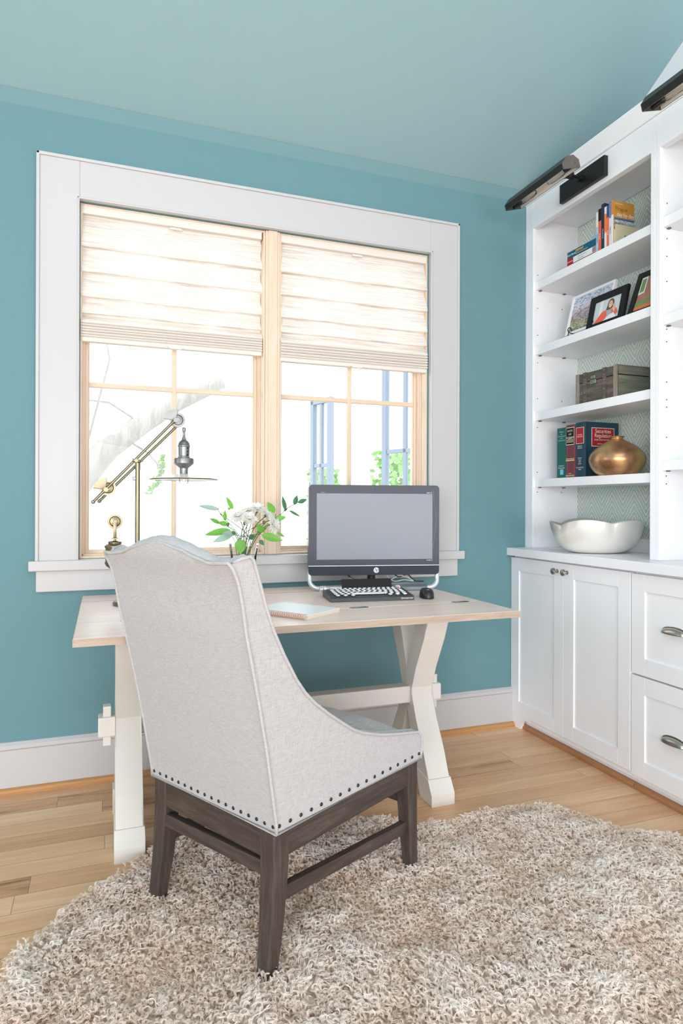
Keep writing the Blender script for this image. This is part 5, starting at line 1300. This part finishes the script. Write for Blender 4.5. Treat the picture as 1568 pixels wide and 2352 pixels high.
# picture frames on the second shelf
Z2 = 1.938
def art_mat(name, cols, scale, stretch=(1, 1, 1)):
    g = NG(name); tc = g.n('ShaderNodeTexCoord'); mp = g.n('ShaderNodeMapping'); mp.inputs['Scale'].default_value = stretch; g.l(tc.outputs['Generated'], mp.inputs['Vector'])
    n1 = g.n('ShaderNodeTexVoronoi', Scale=scale); g.l(mp.outputs[0], n1.inputs['Vector'])
    n2 = g.n('ShaderNodeTexNoise', Scale=scale*0.5, Detail=5.0); g.l(mp.outputs[0], n2.inputs['Vector'])
    sp = g.n('ShaderNodeSeparateXYZ'); g.l(tc.outputs['Generated'], sp.inputs[0])
    z = g.math('ADD', sp.outputs[2], g.math('MULTIPLY', g.math('SUBTRACT', n2.outputs['Fac'], 0.5), 0.35))
    r = g.n('ShaderNodeValToRGB'); cr = r.color_ramp
    while len(cr.elements) < len(cols): cr.elements.new(0.5)
    for e, (p_, c_) in zip(cr.elements, cols): e.position = p_; e.color = srgb(*c_)
    g.l(z, r.inputs[0])
    sep = g.n('ShaderNodeSeparateColor'); g.l(n1.outputs['Color'], sep.inputs[0])
    c2 = g.mix(g.math('MULTIPLY', sep.outputs[0], 0.45), r.outputs[0], srgb(244, 240, 238)); c3 = g.mix(g.math('MULTIPLY', g.math('GREATER_THAN', sep.outputs[1], 0.72), 0.55), c2, srgb(70, 82, 66))
    g.l(c3, g.p.inputs['Base Color']); g.p.inputs['Roughness'].default_value = 0.5; return g.m
def frame(name, label, yc, x, z, w_, h_, lean, border, fm, inner_m, rz=0.0, depth=0.016, glass=True):
    t_ = thing(name, label, 'picture frame', (x, yc, z), rz)
    rot = Matrix.Rotation(lean, 3, 'Y')
    def add(mb, bx): 
        x0_, x1__, y0_, y1__, z0_, z1__ = bx; c_ = Vector(((x0_+x1__)/2, (y0_+y1__)/2, (z0_+z1__)/2)); mb.box(rot @ c_, (x1__-x0_, y1__-y0_, z1__-z0_), rot, 0.0012)
    q = MB(); hw = w_/2
    add(q, (0, depth, -hw, -hw+border, 0, h_)); add(q, (0, depth, hw-border, hw, 0, h_)); add(q, (0, depth, -hw+border, hw-border, 0, border)); add(q, (0, depth, -hw+border, hw-border, h_-border, h_)); q.obj('frame', fm, t_)
    q = MB(); add(q, (depth*0.45, depth*0.9, -hw+border-0.002, hw-border+0.002, border-0.002, h_-border+0.002)); pic = q.obj('picture', inner_m, t_)
    return t_, rot, pic
art = art_mat('garden painting', [(0.0, (96, 112, 60)), (0.22, (150, 146, 90)), (0.42, (130, 106, 112)), (0.58, (190, 160, 178)), (0.74, (196, 200, 224)), (1.0, (176, 196, 226))], 26.0)
t_, rot, pic = frame('framed_painting', 'small floral garden painting in a white frame standing on a black easel', 2.500, 2.158, 1.974, 0.290, 0.205, R(14), 0.013, M['cab'], art)
es = thing('display_easel', 'small black scrolled display easel holding the floral painting', 'easel', (2.150, 2.50, Z2))
for s_ in (-1, 1):
    q = MB(); yy = s_*0.075
    q.tube([(0.075, yy, 0.002), (0.02, yy, 0.030), (-0.012, yy, 0.0315), (-0.026, yy, 0.035)]+[(-0.026+0.001*k-0.010*math.sin(k*0.5)*0.7, yy, 0.038+0.010*(1-math.cos(k*0.5))) for k in range(12)], 0.0022, 8)
    q.tube([(-0.024, yy, 0.036), (-0.036, yy, 0.002)], 0.0022, 8); q.obj('scroll_foot', M['blackmatte'], es, True)
q = MB(); q.tube([(0.045, -0.075, 0.017), (0.045, 0.075, 0.017)], 0.002, 8); q.tube([(0.045, 0, 0.017), (0.100, 0, 0.13)], 0.002, 8); q.tube([(0.100, 0, 0.13), (0.115, 0, 0.002)], 0.002, 8); q.obj('easel_back', M['blackmatte'], es, True)
# portrait photo
grey = colm('pale interior photo backdrop', (204, 212, 216)); orange = colm('coral jacket', (236, 104, 82)); hair = colm('brown hair', (112, 78, 60)); skinc = colm('printed face tone', (226, 182, 160)); shirt = colm('grey shirt', (168, 176, 182)); wht = colm('white print', (232, 234, 236))
t_, rot, pic = frame('photo_frame', 'black framed portrait of a person in a coral jacket, middle of the second shelf', 2.345, 2.122, Z2+0.001, 0.230, 0.172, R(13), 0.032, M['blackmatte'], grey)
def flat(t_, rot, poly, m_, x, nm):
    q = MB(); q.prism(poly, 'X', x-0.0003, x)
    for v in q.bm.verts: v.co = rot @ v.co
    return q.obj(nm, m_, t_)
# poly in (y,z): left in the photo is +y
def ell(cy, cz, ry, rz_, n=20): return [(cy+ry*math.cos(2*PI*k/n), cz+rz_*math.sin(2*PI*k/n)) for k in range(n)]
FXp = 0.0068
for i, (poly, m_, nm) in enumerate([
    ([(0.030, 0.140), (0.032, 0.033), (0.050, 0.033), (0.050, 0.140)], wht, 'print_wall'),
    (ell(-0.020, 0.108, 0.020, 0.026), hair, 'print_hair'), ([(-0.002, 0.11), (0.006, 0.085), (-0.008, 0.078), (-0.02, 0.08)], hair, 'print_hair'),
    ([(0.076, 0.033), (0.030, 0.082), (0.002, 0.086), (-0.010, 0.074), (0.0, 0.045), (0.010, 0.033)], orange, 'print_jacket'),
    ([(-0.030, 0.080), (-0.060, 0.078), (-0.072, 0.055), (-0.060, 0.048), (-0.040, 0.050)], orange, 'print_jacket'),
    ([(0.002, 0.082), (-0.030, 0.080), (-0.036, 0.052), (-0.010, 0.045)], shirt, 'print_shirt'),
    ([(0.014, 0.034), (-0.02, 0.055), (-0.048, 0.060), (-0.068, 0.034)], wht, 'print_trousers'),
    (ell(-0.021, 0.106, 0.0125, 0.018), skinc, 'print_face'), ([(-0.036, 0.104), (-0.044, 0.100), (-0.056, 0.072), (-0.048, 0.060), (-0.040, 0.075)], skinc, 'print_arm'),
    (ell(-0.021, 0.099, 0.005, 0.0016, 10), wht, 'print_smile'), (ell(-0.016, 0.110, 0.0016, 0.0012, 8), hair, 'print_eye'), (ell(-0.026, 0.110, 0.0016, 0.0012, 8), hair, 'print_eye')]):
    flat(t_, rot, poly, m_, FXp-0.0003*i, nm).parent = pic
brick = colm('printed brick', (176, 122, 104)); grn = colm('printed green', (116, 146, 92)); oran = colm('printed orange', (222, 120, 70))
t_, rot, pic = frame('photo_frame', 'dark framed house photograph half hidden by the upright at the right', 2.085, 2.120, Z2+0.001, 0.240, 0.215, R(20), 0.026, M['bronze'], brick)
for i, (poly, m_, nm) in enumerate([
    ([(0.094, 0.189), (0.060, 0.189), (0.060, 0.110), (0.094, 0.105)], wht, 'print_window'), ([(0.088, 0.180), (0.066, 0.180), (0.066, 0.118), (0.088, 0.115)], grn, 'print_shrub'),
    ([(0.094, 0.070), (0.094, 0.045), (-0.094, 0.060), (-0.094, 0.085)], grn, 'print_lawn'), ([(0.094, 0.045), (0.094, 0.026), (-0.09, 0.026), (-0.09, 0.060), (0.0, 0.052)], oran, 'print_flowers'),
    ([(-0.02, 0.16), (-0.04, 0.16), (-0.04, 0.08), (0.01, 0.08)], wht, 'print_figure')]):
    flat(t_, rot, poly, m_, 0.0068-0.0003*i, nm).parent = pic

# travel books on the top shelf
Z1 = 2.271
blue_s = colm('petrol blue spine', (22, 92, 120)); reds = colm('red spine', (176, 36, 52))
def flat_book(z, th_, L, cover, label, x=2.122, y1b=2.583, D_=0.13):
    t_ = thing('book', label, 'book', (x, y1b-L/2, z), 0, 'travel guides on the top shelf')
    m_ = MB(); m_.b(0, D_, -L/2, L/2, 0, 0.0008); m_.b(0, D_, -L/2, L/2, th_-0.0008, th_); m_.b(0, 0.0008, -L/2, L/2, 0, th_); m_.obj('cover', cover, t_)
    MB().b(0.001, D_-0.002, -L/2+0.001, L/2-0.001, 0.0008, th_-0.0008).obj('pages', M['pages'], t_); return t_
L_ = 0.200
t_ = flat_book(Z1+0.001, 0.026, L_, colm('orange back guide', (226, 120, 60)), 'travel guide with orange spine, bottom of the lying stack')
t_ = flat_book(Z1+0.0275, 0.030, L_, wht, 'white travel guide with red spine end, middle of the lying stack')
MB().b(-0.0005, 0, L_/2-0.042, L_/2, 0, 0.030).obj('red_spine_end', reds, t_)
text('Frommers', 'lettering', 0.009, wht, t_, frame_m((-0.0008, L_/2-0.021, 0.014), (0, -1, 0), (0, 0, 1)), 0.0001, shear=0.2)
text('EUROPE FROM', 'lettering', 0.009, colm('grey lettering', (150, 156, 160)), t_, frame_m((-0.0008, -0.002, 0.020), (0, -1, 0), (0, 0, 1)), 0.0001); text('THE ROAD', 'lettering', 0.008, colm('grey lettering b', (150, 156, 160)), t_, frame_m((-0.0008, 0.005, 0.008), (0, -1, 0), (0, 0, 1)), 0.0001)
MB().b(-0.0005, 0, -L_/2+0.004, -L_/2+0.028, 0.003, 0.028).obj('spine_picture', art_mat('spine picture', [(0, (190, 60, 50)), (0.5, (60, 80, 110)), (1, (220, 140, 70))], 12.0), t_)
t_ = flat_book(Z1+0.0580, 0.032, L_, blue_s, 'petrol blue travel guide with gold title, top of the lying stack')
text('Rick Steves', 'lettering', 0.013, wht, t_, frame_m((-0.0004, L_/2-0.030, 0.015), (0, -1, 0), (0, 0, 1)), 0.0002, shear=0.3)
text('GERMANY', 'lettering', 0.015, colm('gold title', (214, 184, 96)), t_, frame_m((-0.0004, L_/2-0.086, 0.021), (0, -1, 0), (0, 0, 1)), 0.0002, bold=0.0003, xs=0.8)
text('AUSTRIA & SWITZERLAND', 'lettering', 0.0085, colm('gold title b', (200, 190, 140)), t_, frame_m((-0.0004, L_/2-0.100, 0.008), (0, -1, 0), (0, 0, 1)), 0.0002, xs=0.8)
gy = 2.3825
specs = [(0.0120, 0.172, (170, 200, 222), 'thin pale blue guide, leftmost of the upright travel guides', (0.115, 0.172, (226, 226, 214)), 'EXPLORE', (90, 120, 170)),
         (0.0150, 0.190, (234, 98, 74), 'coral red guide with black spine head, second of the upright travel guides', (0.140, 0.190, (24, 24, 26)), 'ITALY', (240, 240, 235)),
         (0.0160, 0.215, (36, 52, 74), 'tall navy guide standing above its neighbours', (0.0, 0.0, None), 'FRANCE', (180, 190, 205)),
         (0.0120, 0.178, (232, 230, 224), 'white guide with an orange middle band, right of the navy guide', (0.075, 0.150, (238, 132, 62)), 'SPAIN', (240, 236, 230)),
         (0.0110, 0.176, (238, 110, 76), 'orange guide with petrol blue spine head between white spines', (0.130, 0.176, (30, 90, 116)), 'ROME', (240, 236, 230)),
         (0.0130, 0.190, (226, 226, 228), 'white guide with a lilac spine head beside the Prague guide', (0.125, 0.190, (128, 122, 182)), 'VIENNA', (120, 120, 130))]
y_ = gy
hs = [0.235, 0.245, 0.262, 0.238, 0.238, 0.252]
for (th_, h_, c_, lab, (b0, b1, bc), s_, sc), hh in zip(specs, hs):
    k_ = hh/h_*0.86; H_ = h_*k_
    t_ = book(2.118, y_, Z1, th_*1.18, H_, 0.125, colm('guide cover '+s_, c_), lab, 'travel guides on the top shelf')
    if bc: spine_band(t_, th_*1.18, b0*k_, min(b1*k_, H_-0.0005), colm('spine band '+s_, bc), w_=1.0)
    spine_text(t_, s_, th_*0.75, H_*0.40, colm('lettering '+s_, sc), vertical=True)
    y_ -= th_*1.18+0.0006
pt = 0.013
pr = book(2.116, y_, Z1, pt, 0.212, 0.118, colm('ochre guide cover', (206, 148, 62)), 'ochre Prague guide turned to show its front cover, right end of the upright row', 'travel guides on the top shelf')
spine_band(pr, pt, 0.10, 0.150, wht, w_=1.0); spine_band(pr, pt, 0.0, 0.10, wht, w_=1.0)
yy = -pt/2
MB().b(0.004, 0.117, yy-0.0004, yy, 0.128, 0.138).obj('cover_band', colm('blue band', (74, 104, 150)), pr)
MB().b(0.004, 0.117, yy-0.0004, yy, 0.085, 0.128).obj('cover_picture', art_mat('old town photo', [(0, (120, 90, 70)), (0.35, (190, 110, 70)), (0.6, (90, 110, 130)), (1, (200, 206, 206))], 14.0), pr)
MB().b(0.004, 0.117, yy-0.0004, yy, 0.0, 0.085).obj('lower_cover', M['offwhite'], pr)
cover_text(pr, 'Prague', 0.026, 0.045, 0.178, colm('brown lettering', (140, 92, 48)), yy-0.0005); cover_text(pr, 'day by day', 0.024, 0.067, 0.153, wht, yy-0.0005, 0.95); cover_text(pr, "Frommer's", 0.010, 0.032, 0.201, wht, yy-0.0005)
bk = thing('booklet', 'cream booklet leaning in front of the Prague guide', 'book', (2.120, y_-pt-0.004, Z1))
q = MB(); q.b(0.002, 0.140, -0.0035, 0.0, 0.0005, 0.105, 0.0005); q.obj('cover', colm('mottled cream cover', (206, 198, 164)), bk)
q = MB(); q.b(0.05, 0.075, -0.0040, -0.0035, 0.03, 0.06); q.obj('dark_print', colm('soft grey print', (120, 124, 112)), bk)

# big silver bowl on the worktop
bw = thing('silver_bowl', 'large silvery white ceramic bowl with scalloped rim on the worktop', 'bowl', (2.128, 2.384, 0.911), R(-20))
def bowl_pt(u, v, off):
    a = 2*PI*u
    # lobed rim
    lob = abs(math.sin(2.5*a+0.6))
    rx_, ry_ = 0.208-off, 0.150-off
    H_ = 0.128+0.020*lob-0.006*math.cos(a*2)
    prof_r = 0.42+0.58*math.sin(PI/2*v)**0.85
    pinch = 1-0.075*(1-lob)**3*v**2
    flare = 1+0.02*v**6
    z = 0.0008+off*0.9+(H_-off*0.9)*(1-math.cos(PI/2*v**0.95))**0.92
    return Vector((rx_*prof_r*math.cos(a)*pinch*flare, ry_*prof_r*math.sin(a)*pinch*flare, z))
q = MB(); q.grid(lambda u, v: bowl_pt(u, v, 0), 96, 26); q.grid(lambda u, v: bowl_pt(u, v, 0.0065) if v < 1 else bowl_pt(u, v, 0.0065)+Vector((0, 0, 0.0)), 96, 26)
q.grid(lambda u, v: bowl_pt(u, 1, 0).lerp(bowl_pt(u, 1, 0.0065), v)+Vector((0, 0, 0.003*math.sin(PI*v))), 96, 4)
q.grid(lambda u, v: Vector((bowl_pt(u, 0, 0).x*v, bowl_pt(u, 0, 0).y*v, 0.0008)), 96, 3); q.grid(lambda u, v: Vector((bowl_pt(u, 0, 0.0065).x*v, bowl_pt(u, 0, 0.0065).y*v, 0.0067)), 96, 3)
q.obj('bowl_body', M['bowl'], bw, True)
bpy.context.view_layer.update()
